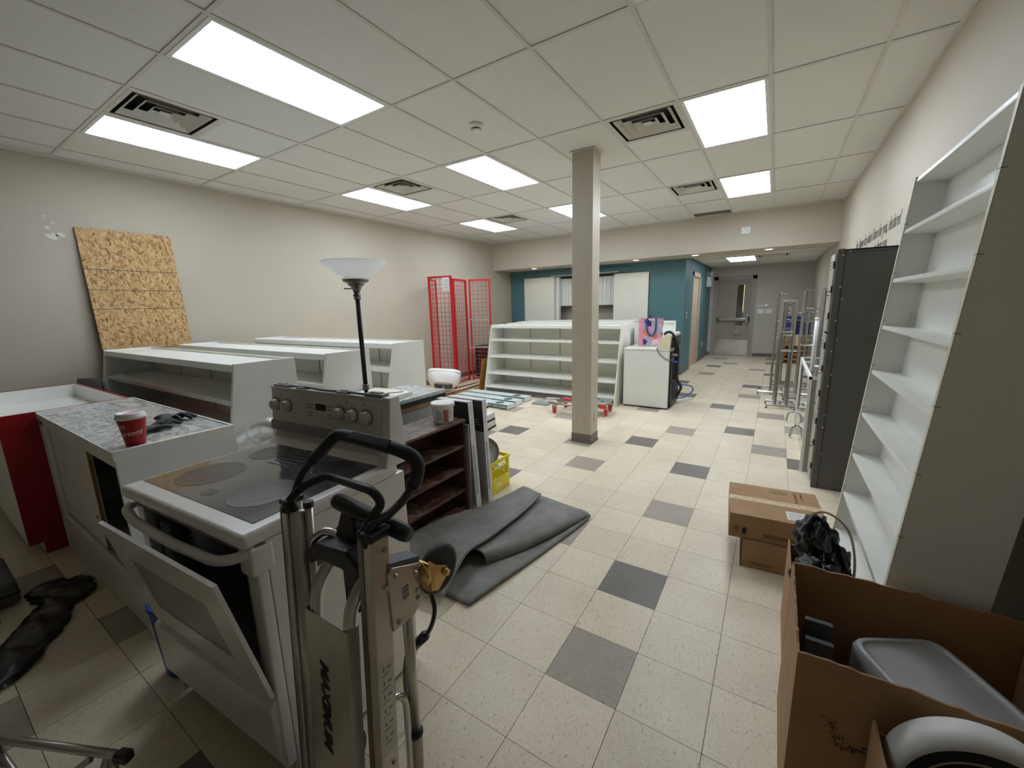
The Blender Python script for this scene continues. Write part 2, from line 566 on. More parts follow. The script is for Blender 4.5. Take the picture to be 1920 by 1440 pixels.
# ---- floor: slab with vinyl tiles laid on it
floor = struct('floor', MB().box(XL-0.1, XR+0.1, YB-0.1, YT+1.2, -0.12, -0.004).box(XC-0.1, XR+0.1, YT+1.2, YD+0.1, -0.12, -0.004), 'slab')
DARK = {(0,2),(0,8),(-2,10),(0,17),(1,13),(3,10),(-5,5),(-7,9),(-2,19),(-3,23),(-2,31),(1,23),(2,28),(2,34),(2,37),(-3,-4),(-9,6),(-11,3),(-12,10)}
TAUPE = {(0,0),(0,5),(-1,12),(-3,7),(2,16),(2,11),(3,14),(-2,3),(-9,12),(-4,9),(-6,12),(1,20),(-2,27),(-1,33),(1,30),(-2,36),(-3,15),(-6,-5),(-7,-3),(-10,-4),(-12,-2),(-8,8),(-10,15)}
_tile = {k: MB().box(0.0011, 0.3037, 0.0011, 0.3037, -0.004, 0.0).mesh('floor_tile', k) for k in ('vct_beige', 'vct_taupe', 'vct_dark')}
HID = [(-5.9,-2.45,0.5,3.3), (-1.95,-1.2,0.45,1.0), (-2.2,-1.9,1.0,2.2), (-4.4,-1.95,5.9,9.3), (0.4,0.775,1.0,6.0)]
def proj(p):
    d = Vector(p) - Vector((0, 0, 1.53494))
    z = d.dot(_f)
    if z < 0.15: return None
    return 960 + 762.28*d.dot(_r)/z, 720 - 762.28*d.dot(_u)/z
cand = []; rest = []
for a in range(-18, 5):
    for b in range(-23, 40):
        x, y = FX(a), FY(b)
        if x + 0.3048 < XL or x > XR or y + 0.3048 < YB or y > YD: continue
        if y > YT and x + 0.3048 < XC: continue
        area = 0
        q = [proj((x+u*0.3048, y+v*0.3048, 0)) for u, v in ((0,0),(1,0),(1,1),(0,1))]
        if all(q) and any(-20 < p[0] < 1940 and p[1] < 1460 for p in q):
            area = abs(sum(q[i][0]*q[(i+1)%4][1]-q[(i+1)%4][0]*q[i][1] for i in range(4)))/2
            cx, cy = x+0.15, y+0.15
            if any(h[0] < cx < h[1] and h[2] < cy < h[3] for h in HID): area = 0
        (cand if area > 0 else rest).append((area, a, b))
cand.sort(reverse=True)
rest += cand[300:]; cand = cand[:300]
def tmat(a, b): return 'vct_dark' if (a, b) in DARK else ('vct_taupe' if (a, b) in TAUPE else 'vct_beige')
for _, a, b in cand:
    o = bpy.data.objects.new('floor_tile', _tile[tmat(a, b)]); COL.objects.link(o)
    o.parent = floor; o.location = (FX(a), FY(b), 0)
mb = MB(); mi = []
for _, a, b in rest:
    n = len(mb.f)
    mb.box(FX(a)+0.0011, FX(a)+0.3037, FY(b)+0.0011, FY(b)+0.3037, -0.004, 0)
    mi += [('vct_beige', 'vct_taupe', 'vct_dark').index(tmat(a, b))] * (len(mb.f)-n)
o = mb.build('floor_tile_field', 'vct_beige', floor); o['kind'] = 'stuff'
o.data.materials.append(MATS['vct_taupe']); o.data.materials.append(MATS['vct_dark'])
for p, k in zip(o.data.polygons, mi): p.material_index = k

# ---- walls
T = 0.12
struct('wall_left', MB().box(XL-T, XL, YB, YT+T, 0, ZC+0.1), 'wall_paint')
struct('wall_right', MB().box(XR, XR+T, YB, YD+T, 0, ZC+0.1), 'wall_paint')
struct('wall_back', MB().box(XL-T, XR+T, YB-T, YB, 0, ZC+0.1), 'wall_paint')
struct('wall_bulkhead', MB().box(XL, XR, YF, YT+0.02, ZS, ZC+0.1), 'bulk_paint')
OX0, OX1, OZ = -4.66, -3.08, 2.235
struct('wall_teal', MB().box(XL, OX0, YT, YT+T, 0, ZS).box(OX1, XC-T, YT, YT+T, 0, ZS).box(OX0, OX1, YT, YT+T, OZ, ZS).box(OX0, OX1, YT, YT+T, 0, 0.9), 'teal_paint')
DY0, DY1, DZ = 10.24, 11.28, 2.17
struct('wall_corridor', MB().box(XC-T, XC, YT, DY0, 0, ZK+0.05).box(XC-T, XC, DY1, YD, 0, ZK+0.05).box(XC-T, XC, DY0, DY1, DZ, ZK+0.05), 'teal_paint')
EX0, EX1, EZ = -1.47, -0.53, 2.17
struct('wall_far', MB().box(XC-T, EX0, YD, YD+T, 0, ZK+0.05).box(EX1, XR, YD, YD+T, 0, ZK+0.05).box(EX0, EX1, YD, YD+T, EZ, ZK+0.05), 'corr_paint')
# alcove behind the opening in the teal wall
struct('wall_alcove', MB().box(OX0-0.3, OX0-0.2, YT+T, YT+0.5, 0, 2.45).box(OX1+0.2, OX1+0.3, YT+T, YT+0.5, 0, 2.45).box(OX0-0.3, OX1+0.3, YT+0.45, YT+0.55, 0, 2.45).box(OX0-0.3, OX1+0.3, YT+T, YT+0.5, 2.35, 2.45), 'wall_paint')
# trim
struct('baseboard_right', MB().box(XR-0.006, XR, YB, YD, 0, 0.1), 'base_vinyl')
struct('baseboard_left', MB().box(XL, XL+0.006, YB, YT, 0, 0.1), 'base_vinyl')
struct('baseboard_teal', MB().box(XL, XC+0.006, YT-0.006, YT, 0, 0.1), 'base_vinyl')
struct('baseboard_corridor', MB().box(XC, XC+0.006, YT, DY0-0.06, 0, 0.1).box(XC, XC+0.006, DY1+0.06, YD, 0, 0.1), 'base_vinyl')
struct('baseboard_far', MB().box(XC, EX0-0.07, YD-0.006, YD, 0, 0.1).box(EX1+0.07, XR, YD-0.006, YD, 0, 0.1), 'base_vinyl')
struct('trim_1', MB().box(XL, XR, YF-0.012, YF, ZC-0.022, ZC+0.01).box(XL, XL+0.012, YB, YF, ZC-0.022, ZC+0.01).box(XR-0.012, XR, YB, YF, ZC-0.022, ZC+0.01), 'grid_white')

# ---- suspended ceilings
def ceiling_panel(parent, x0, x1, y0, y1, z):
    return MB().box(x0+0.011, x1-0.011, y0+0.011, y1-0.011, z+0.006, z+0.02).build('ceiling_tile', 'ceil_tile', parent)
ceil = struct('ceiling', MB().box(XL-T, XR+T, YB-T, YF+0.05, ZC+0.3, ZC+0.4), 'slab')
LIGHTS = [(-2,-1),(-5,-1),(2,1),(2,3),(-2,1),(-5,1),(-2,3),(-5,3)]
UNLIT = [(2,-1),(-2,-3),(2,-3)]
VENTS = [(-4,-1),(1,1),(-4,1),(1,3),(-4,3)]
for i in range(-6, 5):
    MB().box(GX(i)-0.012, GX(i)+0.012, YB, YF, ZC, ZC+0.004).box(GX(i)-0.002, GX(i)+0.002, YB, YF, ZC+0.004, ZC+0.03).build('main_tee', 'grid_white', ceil)
for j in range(-6, 5):
    MB().box(XL, XR, GY(j)-0.012, GY(j)+0.012, ZC+0.0005, ZC+0.004).box(XL, XR, GY(j)-0.002, GY(j)+0.002, ZC+0.004, ZC+0.03).build('cross_tee', 'grid_white', ceil)
for (i, j) in VENTS:
    y = GY(j) + 0.6096
    MB().box(GX(i), GX(i+1), y-0.012, y+0.012, ZC+0.0005, ZC+0.004).build('cross_tee', 'grid_white', ceil)
CLX0, CLX1, CLY0, CLY1 = -1.865, -1.635, 4.14, 4.345      # the column
for i in range(-7, 5):
    for j in range(-7, 5):
        if (i, j) in LIGHTS or (i, j) in UNLIT: continue
        x0, x1 = max(GX(i), XL), min(GX(i+1), XR)
        y0, y1 = max(GY(j), YB), min(GY(j+1), YF)
        if x1-x0 < 0.03 or y1-y0 < 0.03: continue
        if (i, j) in VENTS: y0 = GY(j) + 0.6096
        if (i, j) == (1, 4): y1 = 8.22
        ceiling_panel(ceil, x0, x1, y0, y1, ZC)
MB().box(GX(1), GX(2), 8.2, 8.228, ZC+0.0005, ZC+0.012).box(GX(1)+0.02, GX(2)-0.02, 8.228, 8.49, ZC+0.03, ZC+0.04).build('return_slot', 'base_vinyl', ceil)
ck = struct('ceiling_corridor', MB().box(XC-T, XR+T, YT, YD+T, ZK+0.2, ZK+0.3), 'slab')
KX = [XC, -1.04, -0.43, 0.18, XR]; KY = [YT, 10.33, 11.55, 12.77, YD]
for k in KX[1:-1]: MB().box(k-0.012, k+0.012, YT, YD, ZK, ZK+0.004).build('main_tee', 'grid_white', ck)
for k in KY[1:-1]: MB().box(XC, XR, k-0.012, k+0.012, ZK+0.0005, ZK+0.004).build('cross_tee', 'grid_white', ck)
for a in range(4):
    for b in range(4):
        if (a, b) in ((1, 1), (2, 1)): continue
        ceiling_panel(ck, KX[a], KX[a+1], KY[b], KY[b+1], ZK)
ceiling_panel(ck, KX[2], KX[3], KY[1]+0.61, KY[2], ZK)

# ---- light fixtures
def fixture(cx, cy, z, label, lit='light_lens', wx=0.6096, wy=1.2192):
    t = thing('ceiling_light', label, 'ceiling light', (cx, cy, z), group='recessed fluorescent ceiling fixtures')
    hx, hy = wx/2-0.012, wy/2-0.012
    r = MB()
    for (a, b, c, d) in ((-hx, hx, -hy, -hy+0.028), (-hx, hx, hy-0.028, hy), (-hx, -hx+0.028, -hy+0.028, hy-0.028), (hx-0.028, hx, -hy+0.028, hy-0.028)):
        r.box(a, b, c, d, -0.003, 0.012)
    r.build('frame', 'fixture_white', t, bevel=0.003)
    MB().box(-hx, hx, -hy, hy, 0.09, 0.1).box(-hx, -hx+0.004, -hy, hy, 0.012, 0.09).box(hx-0.004, hx, -hy, hy, 0.012, 0.09).box(-hx, hx, -hy, -hy+0.004, 0.012, 0.09).box(-hx, hx, hy-0.004, hy, 0.012, 0.09).build('housing', 'fixture_white', t)
    MB().box(-hx+0.026, hx-0.026, -hy+0.026, hy-0.026, 0.006, 0.010).build('lens', lit or 'slate', t)
    return t
LL = ['large lit ceiling light nearest the camera, above the stove', 'lit ceiling light nearest the left wall in the front row',
      'lit ceiling light close to the right wall, nearest of the two there', 'far lit ceiling light close to the right wall, next to the bulkhead',
      'lit ceiling light left of the column, beside the smoke detector', 'lit ceiling light above the left shelving, beside the middle vent',
      'lit ceiling light partly hidden behind the column', 'small far lit ceiling light near the back left corner']
for (i, j), lb in zip(LIGHTS, LL):
    fixture((GX(i)+GX(i+1))/2, (GY(j)+GY(j+1))/2, ZC, lb, 'light_lens_dim' if j == -1 else ('light_lens_bright' if i == 2 else 'light_lens'))
UL = ['unlit ceiling light cut off by the top edge of the picture', 'unlit ceiling light behind the camera on the left', 'unlit ceiling light behind the camera on the right']
for (i, j), lb in zip(UNLIT, UL):
    fixture((GX(i)+GX(i+1))/2, (GY(j)+GY(j+1))/2, ZC, lb, False)
fixture((KX[1]+KX[2])/2, (KY[1]+KY[2])/2, ZK, 'lit ceiling light in the low corridor ceiling before the steel door')

# ---- air vents: stepped square diffusers
def vent(cx, cy, z, label):
    t = thing('air_vent', label, 'air vent', (cx, cy, z), group='square ceiling air diffusers')
    h = 0.292
    MB().box(-h, h, -h, h, 0.12, 0.13).box(-h, -0.262, -h, h, 0.006, 0.12).box(0.262, h, -h, h, 0.006, 0.12).box(-0.262, 0.262, -h, -0.262, 0.006, 0.12).box(-0.262, 0.262, 0.262, h, 0.006, 0.12).build('duct_box', 'vent_dark', t)
    def ring(ho, zo, hi, zi, name, lip=0.0):
        r = MB()
        P = [(-1,-1),(1,-1),(1,1),(-1,1)]
        for k in range(4):
            a, b = P[k], P[(k+1) % 4]
            r.add([(a[0]*ho, a[1]*ho, zo), (b[0]*ho, b[1]*ho, zo), (b[0]*hi, b[1]*hi, zi), (a[0]*hi, a[1]*hi, zi)], [(0,1,2,3)])
            if lip:
                r.add([(a[0]*ho, a[1]*ho, zo), (b[0]*ho, b[1]*ho, zo), (b[0]*ho, b[1]*ho, zo-0+lip), (a[0]*ho, a[1]*ho, zo+lip)], [(0,1,2,3)])
        return r.build(name, 'vent_white', t, solid=0.002)
    fr = MB()
    for (a, b, c, d) in ((-h, h, -h, -h+0.03), (-h, h, h-0.03, h), (-h, -h+0.03, -h+0.03, h-0.03), (h-0.03, h, -h+0.03, h-0.03)):
        fr.box(a, b, c, d, 0.0, 0.006)
    fr.build('frame', 'vent_white', t)
    for k, (o_, i_) in enumerate(((0.235, 0.192), (0.168, 0.125), (0.100, 0.057))):
        ring(o_, 0.002, i_, 0.040, 'louver')
    MB().box(-0.035, 0.035, -0.035, 0.035, 0.012, 0.016).build('centre_plate', 'vent_white', t)
VL = ['large dusty air vent beside the front left ceiling light', 'square air vent in front of the column, beside the bright right light',
      'air vent in the ceiling above the middle of the left wall', 'far air vent by the right lights near the bulkhead', 'small far air vent in the back left of the ceiling']
for (i, j), lb in zip(VENTS, VL):
    vent((GX(i)+GX(i+1))/2, GY(j)+0.3048, ZC, lb)
vent((KX[2]+KX[3])/2, KY[1]+0.305, ZK, 'air vent in the low corridor ceiling beside the corridor light')

# smoke detector
t = thing('smoke_detector', 'round white smoke detector on the ceiling', 'smoke detector', (-2.27, 3.07, ZC))
MB().lathe([(0.0, 0.006), (0.062, 0.006), (0.062, -0.012), (0.05, -0.02), (0.04, -0.022)], n=28).build('base', 'white_plastic', t, smooth=True)
MB().lathe([(0.04, -0.022), (0.038, -0.042), (0.03, -0.05), (0.0, -0.05)], n=28).build('sensor_cap', 'white_plastic', t, smooth=True)
MB().lathe([(0.0415, -0.029), (0.0415, -0.036)], n=28).build('sensor_slot', 'vent_dark', t)

# soffit downlights
for x, y, lb in ((-4.89, 8.70, 'round downlight in the bulkhead at the far left, above the teal wall'), (-2.49, 8.70, 'round downlight in the bulkhead just right of the column'),
              (-1.37, 8.72, 'round downlight in the bulkhead near the corridor light'), (-0.175, 8.75, 'rightmost round downlight in the bulkhead')):
    t = thing('downlight', lb, 'downlight', (x, y, ZS), group='round bulkhead downlights')
    MB().lathe([(0.085, 0.0), (0.085, -0.008), (0.06, -0.012), (0.058, 0.0)], n=24).build('trim_ring', 'white_plastic', t, smooth=True)
    MB().lathe([(0.0, -0.006), (0.058, -0.006)], n=24).build('lamp', 'downlight', t)

# ---- the column
t = thing('support_column', 'beige square column standing in the middle of the floor', 'column', ((CLX0+CLX1)/2, (CLY0+CLY1)/2, 0))
hx, hy = (CLX1-CLX0)/2, (CLY1-CLY0)/2
MB().box(-hx, hx, -hy, hy, 0, ZC+0.02).build('shaft', 'column_paint', t, bevel=0.004)
MB().box(-hx-0.018, hx+0.018, -hy-0.018, hy+0.018, ZC-0.006, ZC+0.001).build('collar', 'grid_white', t)
MB().box(-hx-0.004, hx+0.004, -hy-0.004, hy+0.004, 0, 0.105).build('base_strip', 'base_vinyl', t, bevel=0.003)
MB().box(-hx-0.012, hx+0.012, -hy-0.012, hy+0.012, 0, 0.012).build('base_toe', 'base_vinyl', t, bevel=0.004)
p = MB().box(-0.04, 0.035, -hy-0.006, -hy, 0.20, 0.315).build('outlet_plate', 'column_paint', t, bevel=0.003)
MB().box(-0.02, 0.015, -hy-0.008, -hy-0.006, 0.225, 0.29).build('socket_face', 'column_paint', p, bevel=0.002)
p = MB().box(hx, hx+0.006, -0.01, 0.065, 0.235, 0.35).build('outlet_plate', 'column_paint', t, bevel=0.003)

# white box on the bulkhead
t = thing('signal_box', 'small square white box on the bulkhead above the corridor', 'wall box', (-0.536, YF, 2.744))
MB().box(-0.075, 0.075, -0.02, 0, -0.06, 0.06).build('plate', 'white_plastic', t, bevel=0.008)
MB().box(-0.06, 0.06, -0.024, -0.02, -0.045, 0.045).build('cover', 'fixture_white', t, bevel=0.004)

# ---- corridor door in the side wall
d = struct('door_1', MB().box(XC-0.075, XC-0.035, DY0+0.05, DY1-0.05, 0.005, DZ-0.05), 'beige_door')
MB().box(XC-T, XC+0.012, DY0-0.055, DY0+0.045, 0, DZ+0.055).box(XC-T, XC+0.012, DY1-0.045, DY1+0.055, 0, DZ+0.055).box(XC-T, XC+0.012, DY0-0.055, DY1+0.055, DZ-0.045, DZ+0.055).build('door_frame', 'beige_door', d)
MB().box(XC-0.036, XC-0.028, DY0+0.07, DY0+0.12, 0.92, 1.1).build('latch_plate', 'gunmetal', d, bevel=0.002)
# ---- steel exit door in the far wall
d = struct('door_2', MB().box(EX0+0.045, -0.93, YD+0.03, YD+0.075, 0.008, EZ-0.04).box(-0.76, EX1-0.045, YD+0.03, YD+0.075, 0.008, EZ-0.04).box(-0.93, -0.76, YD+0.03, YD+0.075, 0.008, 0.86).box(-0.93, -0.76, YD+0.03, YD+0.075, 1.98, EZ-0.04), 'door_paint')
MB().box(EX0-0.055, EX0+0.045, YD-0.015, YD+T, 0, EZ+0.055).box(EX1-0.045, EX1+0.055, YD-0.015, YD+T, 0, EZ+0.055).box(EX0-0.055, EX1+0.055, YD-0.015, YD+T, EZ-0.04, EZ+0.055).build('door_frame', 'frame_paint', d)
MB().box(-0.93, -0.76, YD+0.045, YD+0.055, 0.86, 1.98).build('glass_pane', 'glass', d)
MB().box(EX0+0.06, EX1-0.06, YD+0.024, YD+0.03, 0.02, 0.46).build('kick_plate', 'chrome', d)
MB().box(EX0+0.05, EX1-0.05, YD-0.02, YD+0.04, 0, 0.012).build('threshold', 'aluminium', d)
pb = MB().box(EX0+0.10, EX1-0.11, YD-0.055, YD-0.012, 1.0, 1.07).build('panic_bar', 'chrome', d, bevel=0.008)
MB().box(EX1-0.14, EX1-0.085, YD-0.07, YD+0.03, 0.92, 1.16).build('lock_case', 'chrome', pb, bevel=0.008)
MB().box(EX1-0.085, EX1-0.06, YD-0.05, YD+0.03, 1.0, 1.09).build('strike', 'black_plastic', pb, bevel=0.004)
MB().box(EX0+0.08, EX0+0.11, YD-0.06, YD+0.03, 0.985, 1.085).build('end_cap', 'black_plastic', pb, bevel=0.004)
MB().box(-0.955, -0.80, YD+0.0, YD+0.03, 0.60, 0.76).build('mail_flap', 'steel', d, bevel=0.003)
# added glowing panel that makes the door glass look lit
_v = thing('door_glow_panel', 'added glowing panel behind the steel door glass', 'lamp', (-0.74, YD+0.62, 1.62))
MB().box(-0.07, 0.07, 0.0, 0.03, -0.42, 0.42).build('housing', 'white_plastic', _v)
MB().box(-0.06, 0.06, -0.006, 0.0, -0.41, 0.41).build('glow_face', 'glow_warm', _v)
struct('wall_beyond', MB().box(-1.6, 0.2, YD+0.7, YD+0.75, 0, 2.4).box(-1.6,0.2,YD+T,YD+0.75,2.4,2.45), 'frame_paint')

# ---- wall fittings
def plate(name, label, cat, loc, axis, w=0.075, h=0.12, rocker=True, group=None, mat='white_plastic'):
    t = thing(name, label, cat, loc, {'x': 0, 'y': -PI/2, '-x': PI}[axis], group)
    MB().box(0, 0.007, -w/2, w/2, -h/2, h/2).build('cover_plate', mat, t, bevel=0.003)
    if rocker: MB().box(0.007, 0.011, -0.017, 0.017, -0.032, 0.032).build('rocker', 'grey_line' if rocker == 2 else mat, t, bevel=0.002)
    return t
plate('light_switch', 'white switch plate on the teal corridor wall by the beige door', 'switch', (XC, 9.62, 1.27), 'x', rocker=2)
plate('wall_outlet', 'small white outlet low on the teal corridor wall past the beige door', 'outlet', (XC, 12.1, 0.42), 'x')
plate('light_switch', 'left of two white switch plates beside the steel door', 'switch', (-0.33, YD, 1.25), 'y', 0.15)
plate('light_switch', 'right of two white switch plates beside the steel door', 'switch', (-0.14, YD, 1.25), 'y', 0.15)
plate('wall_outlet', 'white outlet plate on the far wall behind the clothes racks', 'outlet', (0.31, YD, 1.25), 'y', 0.09, 0.14, 2)

# emergency light on the corridor wall
t = thing('emergency_light', 'white emergency light box with two lamps high on the teal corridor wall', 'emergency light', (XC, 12.55, 2.14))
MB().box(0, 0.10, -0.17, 0.17, -0.20, 0.06).build('battery_box', 'white_plastic', t, bevel=0.01)
MB().box(0, 0.02, -0.1, -0.06, 0.06, 0.22).box(0, 0.1, -0.1, -0.06, 0.14, 0.17).build('bracket', 'white_plastic', t)
for dy in (-0.08, 0.1):
    hd = MB().lathe([(0.0, -0.05), (0.05, -0.04), (0.065, 0.02), (0.06, 0.03)], c=(0.1, dy, 0.14), n=18, axis='x').build('lamp_head', 'white_plastic', t, smooth=True)
    MB().lathe([(0.0, 0.026), (0.058, 0.026)], c=(0.1, dy, 0.14), n=18, axis='x').build('reflector', 'slate', hd)

# plaster damage and the lettering on the walls
def blob(cy, cz, r, seed):
    random.seed(seed); k = 13
    return [(cy + math.cos(2*PI*i/k)*r*random.uniform(0.5, 1.2), cz + math.sin(2*PI*i/k)*r*random.uniform(0.35, 0.9)) for i in range(k)]
wl = bpy.data.objects['wall_left']
for (cy, cz, r, sd) in ((1.10, 2.32, 0.05, 1), (1.155, 2.34, 0.035, 2), (1.08, 2.40, 0.02, 3), (1.12, 2.45, 0.016, 4), (1.07, 2.50, 0.014, 5)):
    MB().prism(blob(cy, cz, r, sd), 'x', XL, XL+0.003).build('plaster_patch', 'plaster', wl)
wr = bpy.data.objects['wall_right']
text_obj('wall_lettering', 'For I know the plans I have for you, declared', 0.165, (XR-0.002, 6.66, 2.10), (0, -1, 0), (0, 0, 1), 'ink_grey', wr, shear=0.28, xs=0.72)
text_obj('wall_lettering', 'to harm you,', 0.155, (XR-0.002, 5.46, 1.965), (0, -1, 0), (0, 0, 1), 'ink_grey', wr, shear=0.28, xs=0.72)

# ---- sliding panels, rail and cabinets at the teal wall
t = thing('sliding_panel', 'left large white sliding panel hung on the teal wall', 'panel', (-5.05, YT-0.03, 0.75), group='white sliding panels on the teal wall')
MB().box(-0.43, 0.43, -0.02, 0.0, 0.0, 1.49).build('board', 'white_melamine_warm', t, bevel=0.003)
for x in (-0.40, 0.40): MB().cyl((x, -0.02, 1.46), (x, -0.026, 1.46), 0.012, 10).build('bolt', 'steel', t)
t = thing('sliding_panel', 'right large white sliding panel hung on the teal wall', 'panel', (-2.74, YT-0.03, 0.75), group='white sliding panels on the teal wall')
MB().box(-0.385, 0.385, -0.02, 0.0, 0.0, 1.46).build('board', 'white_melamine_warm', t, bevel=0.003)
for x in (-0.355, 0.355): MB().cyl((x, -0.02, 1.43), (x, -0.026, 1.43), 0.012, 10).build('bolt', 'steel', t)
t = thing('door_rail', 'teal painted sliding rail above the alcove opening', 'rail', (-3.87, YT-0.03, 2.30))
MB().box(-1.1, 1.1, 0.0, 0.03, -0.03, 0.06).build('rail', 'teal_paint', t, bevel=0.004)
MB().box(-0.85, 0.85, -0.012, 0.0, -0.05, -0.035).build('lip', 'white_melamine', t)
t = thing('opening_jamb', 'white jamb board at the left side of the alcove opening', 'jamb', (OX0, YT+0.06, 0.9))
MB().box(0, 0.14, -0.05, 0.05, 0, 1.33).build('board', 'white_melamine', t, bevel=0.003)
def wall_cabinet(x0, x1, label):
    t = thing('wall_cabinet', label, 'cabinet', (x0, YT+0.13, 1.53), group='white wall cabinets in the alcove')
    wdt = x1-x0
    MB().box(0, wdt, 0.02, 0.31, 0, 0.66).build('body', 'white_melamine', t)
    n = max(2, round(wdt/0.4))
    for k in range(n):
        a, b = wdt*k/n+0.003, wdt*(k+1)/n-0.003
        dr = MB().box(a, b, 0, 0.018, 0.003, 0.657).build('door', 'white_melamine', t, bevel=0.003)
        for q in range(1, 5):
            xx = a+(b-a)*q/5
            MB().box(xx-0.002, xx+0.002, -0.001, 0.0, 0.03, 0.63).build('bead', 'grey_line', dr)
wall_cabinet(-4.72, -3.93, 'white wall cabinet seen left of the column in the alcove')
wall_cabinet(-3.92, -2.98, 'white wall cabinet seen right of the column in the alcove')
# ================================================================ left half of the shop
def wb(mb, name, mat, t, **k):
    """build a part given in room coordinates under an unrotated thing"""
    L = Vector((0, 0, 0)); q = t
    while q is not None:
        L = L + q.location; q = q.parent
    mb.v = [(v[0]-L.x, v[1]-L.y, v[2]-L.z) for v in mb.v]
    return mb.build(name, mat, t, **k)

# ---- white gondola shelving: vertical back, sloping front
def gondola(label, loc, L, rz=0.0, bays=4, shelves=(0.955, 0.66, 0.36), DB=0.69):
    t = thing('shelf_gondola', label, 'shelving unit', loc, rz, 'white sloping shop shelves')
    H, DT = 1.22, 0.40
    fy = lambda z: -(DT + (DB-DT)*(H-z)/H)
    for x in (0.0, L-0.02):
        s = MB().prism([(0, 0), (-DB, 0), (-DT, H), (0, H)], 'x', x, x+0.02).build('side_panel', 'white_melamine', t, bevel=0.0015, seg=1)
        MB().prism([(-DB-0.002, 0.0), (-DB, 0), (-DT, H), (-DT-0.002, H)], 'x', x, x+0.02).build('edge_band', 'white_edge', s)
    for k in range(bays):
        a, b = 0.02+(L-0.04)*k/bays, 0.02+(L-0.04)*(k+1)/bays
        MB().box(a+0.004, b-0.004, -0.028, -0.014, 0.11, H-0.05).build('back_panel', 'white_melamine_warm', t)
        if k: MB().box(a-0.008, a+0.008, -0.030, -0.004, 0.1, H-0.02).build('upright', 'stove_grey', t)
    MB().box(0.02, L-0.02, -DT+0.01, -0.075, H-0.035, H-0.012).build('top_board', 'white_melamine', t)
    MB().box(0.02, L-0.02, -DT, -DT+0.012, H-0.055, H-0.008).build('top_lip', 'white_melamine', t)
    MB().box(0.02, L-0.02, -0.03, -0.01, H-0.05, H-0.004).box(0.02, L-0.02, -0.075, -0.03, H-0.05, H-0.045).build('back_rail', 'white_melamine_warm', t)
    for z in shelves:
        sh = MB().box(0.022, L-0.022, fy(z)+0.035, -0.03, z-0.006, z+0.012).build('shelf', 'white_melamine_warm', t, bevel=0.002, seg=1)
        MB().box(0.022, L-0.022, fy(z)+0.028, fy(z)+0.036, z-0.022, z+0.012).build('shelf_lip', 'white_melamine', sh)
        for k in range(1, bays):
            x = L*k/bays
            MB().prism([(-0.03, z-0.006), (fy(z)+0.1, z-0.006), (-0.03, z-0.06)], 'x', x-0.003, x+0.003).build('bracket', 'white_melamine', sh)
    MB().box(0.02, L-0.02, -DB+0.02, -0.03, 0.10, 0.125).build('base_deck', 'white_melamine', t, bevel=0.003, seg=1)
    MB().box(0.02, L-0.02, -DB+0.055, -DB+0.07, 0.0, 0.10).build('kick_plate', 'grey_line', t)
    return t
gondola('white sloping shelf unit nearest the stove, by the leaning OSB board', (-5.64, 1.626, 0), 2.72, DB=0.60)
gondola('middle of the three white shelf units along the left wall, behind the lamp', (-5.68, 2.266, 0), 2.78, DB=0.625)
gondola('farthest of the three white shelf units along the left wall', (-5.78, 3.116, 0), 2.68)
gondola('wide white shelf unit behind the column, beside the washer', (-4.42, 6.60, 0), 2.464)
# more rows of the same shelving behind it
gondola('white shelf unit directly behind the one beside the column, only its top showing', (-4.55, 7.32, 0), 2.50)
gondola('second white shelf unit row behind the column, its top below the white panels', (-4.75, 8.04, 0), 2.55)
gondola('rearmost white shelf unit standing in front of the teal wall', (-4.9, 8.76, 0), 2.6)

t = thing('end_shelf_unit', 'tall white open end unit standing behind the washer and floral bag', 'shelving unit', (-1.98, 6.95, 0))
MB().box(0, 0.10, 0, 0.02, 0, 1.21).build('side_panel', 'white_melamine', t, bevel=0.002)
MB().box(0.0, 0.02, 0.02, 0.56, 0, 1.21).build('back_panel', 'white_melamine', t)
MB().box(0, 0.56, 0.54, 0.56, 0, 1.22).build('end_panel', 'white_melamine', t, bevel=0.002)
MB().box(0.02, 0.54, 0.02, 0.54, 0.85, 0.87).build('shelf', 'white_melamine', t)
MB().box(0, 0.56, 0.52, 0.56, 1.20, 1.235).box(0.53, 0.56, 0.50, 0.56, 0, 1.235).build('frame', 'white_melamine', t, bevel=0.002)

# ---- OSB board leaning against the left wall
ang = math.atan2(0.20, 2.43)
t = thing('osb_board', 'tall sheet of oriented strand board leaning against the left wall', 'board', (-5.70, 1.64, 0.0), rot=(0, -ang, 0))
MB().box(-0.006, 0.006, -0.385, 0.385, 0.001, 2.435).build('sheet', 'osb', t)
for z in (2.03, 1.825, 1.63, 1.2):
    MB().box(0.006, 0.0068, -0.385, 0.385, z-0.003, z+0.003).build('marking_line', 'oven_dark', t)

# ---- red and white counter at the left edge
t = thing('red_counter', 'red and white open-topped counter at the far left', 'counter', (-5.4, 0.32, 0))
W_, D_, Z_ = 1.425, 0.63, 0.952
MB().prism([(0.065, 0), (D_, 0), (D_, Z_), (0, Z_), (0, 0.085), (0.065, 0.085)], 'x', W_-0.02, W_).build('end_panel', 'red_laminate', t)
MB().prism([(0.065, 0), (D_, 0), (D_, Z_), (0, Z_), (0, 0.085), (0.065, 0.085)], 'x', 0, 0.02).build('end_panel', 'red_laminate', t)
MB().box(0.02, W_-0.02, D_-0.018, D_, 0, Z_).build('back_panel', 'red_laminate', t)
MB().box(0.02, W_-0.02, 0, 0.018, 0.085, Z_).build('front_panel', 'white_melamine', t)
MB().box(0.02, W_-0.02, 0.065, 0.08, 0, 0.085).build('kick_plate', 'white_melamine', t)
tr = MB().box(0.02, W_-0.02, 0.018, D_-0.018, Z_-0.14, Z_-0.12).build('tray_floor', 'white_melamine', t)
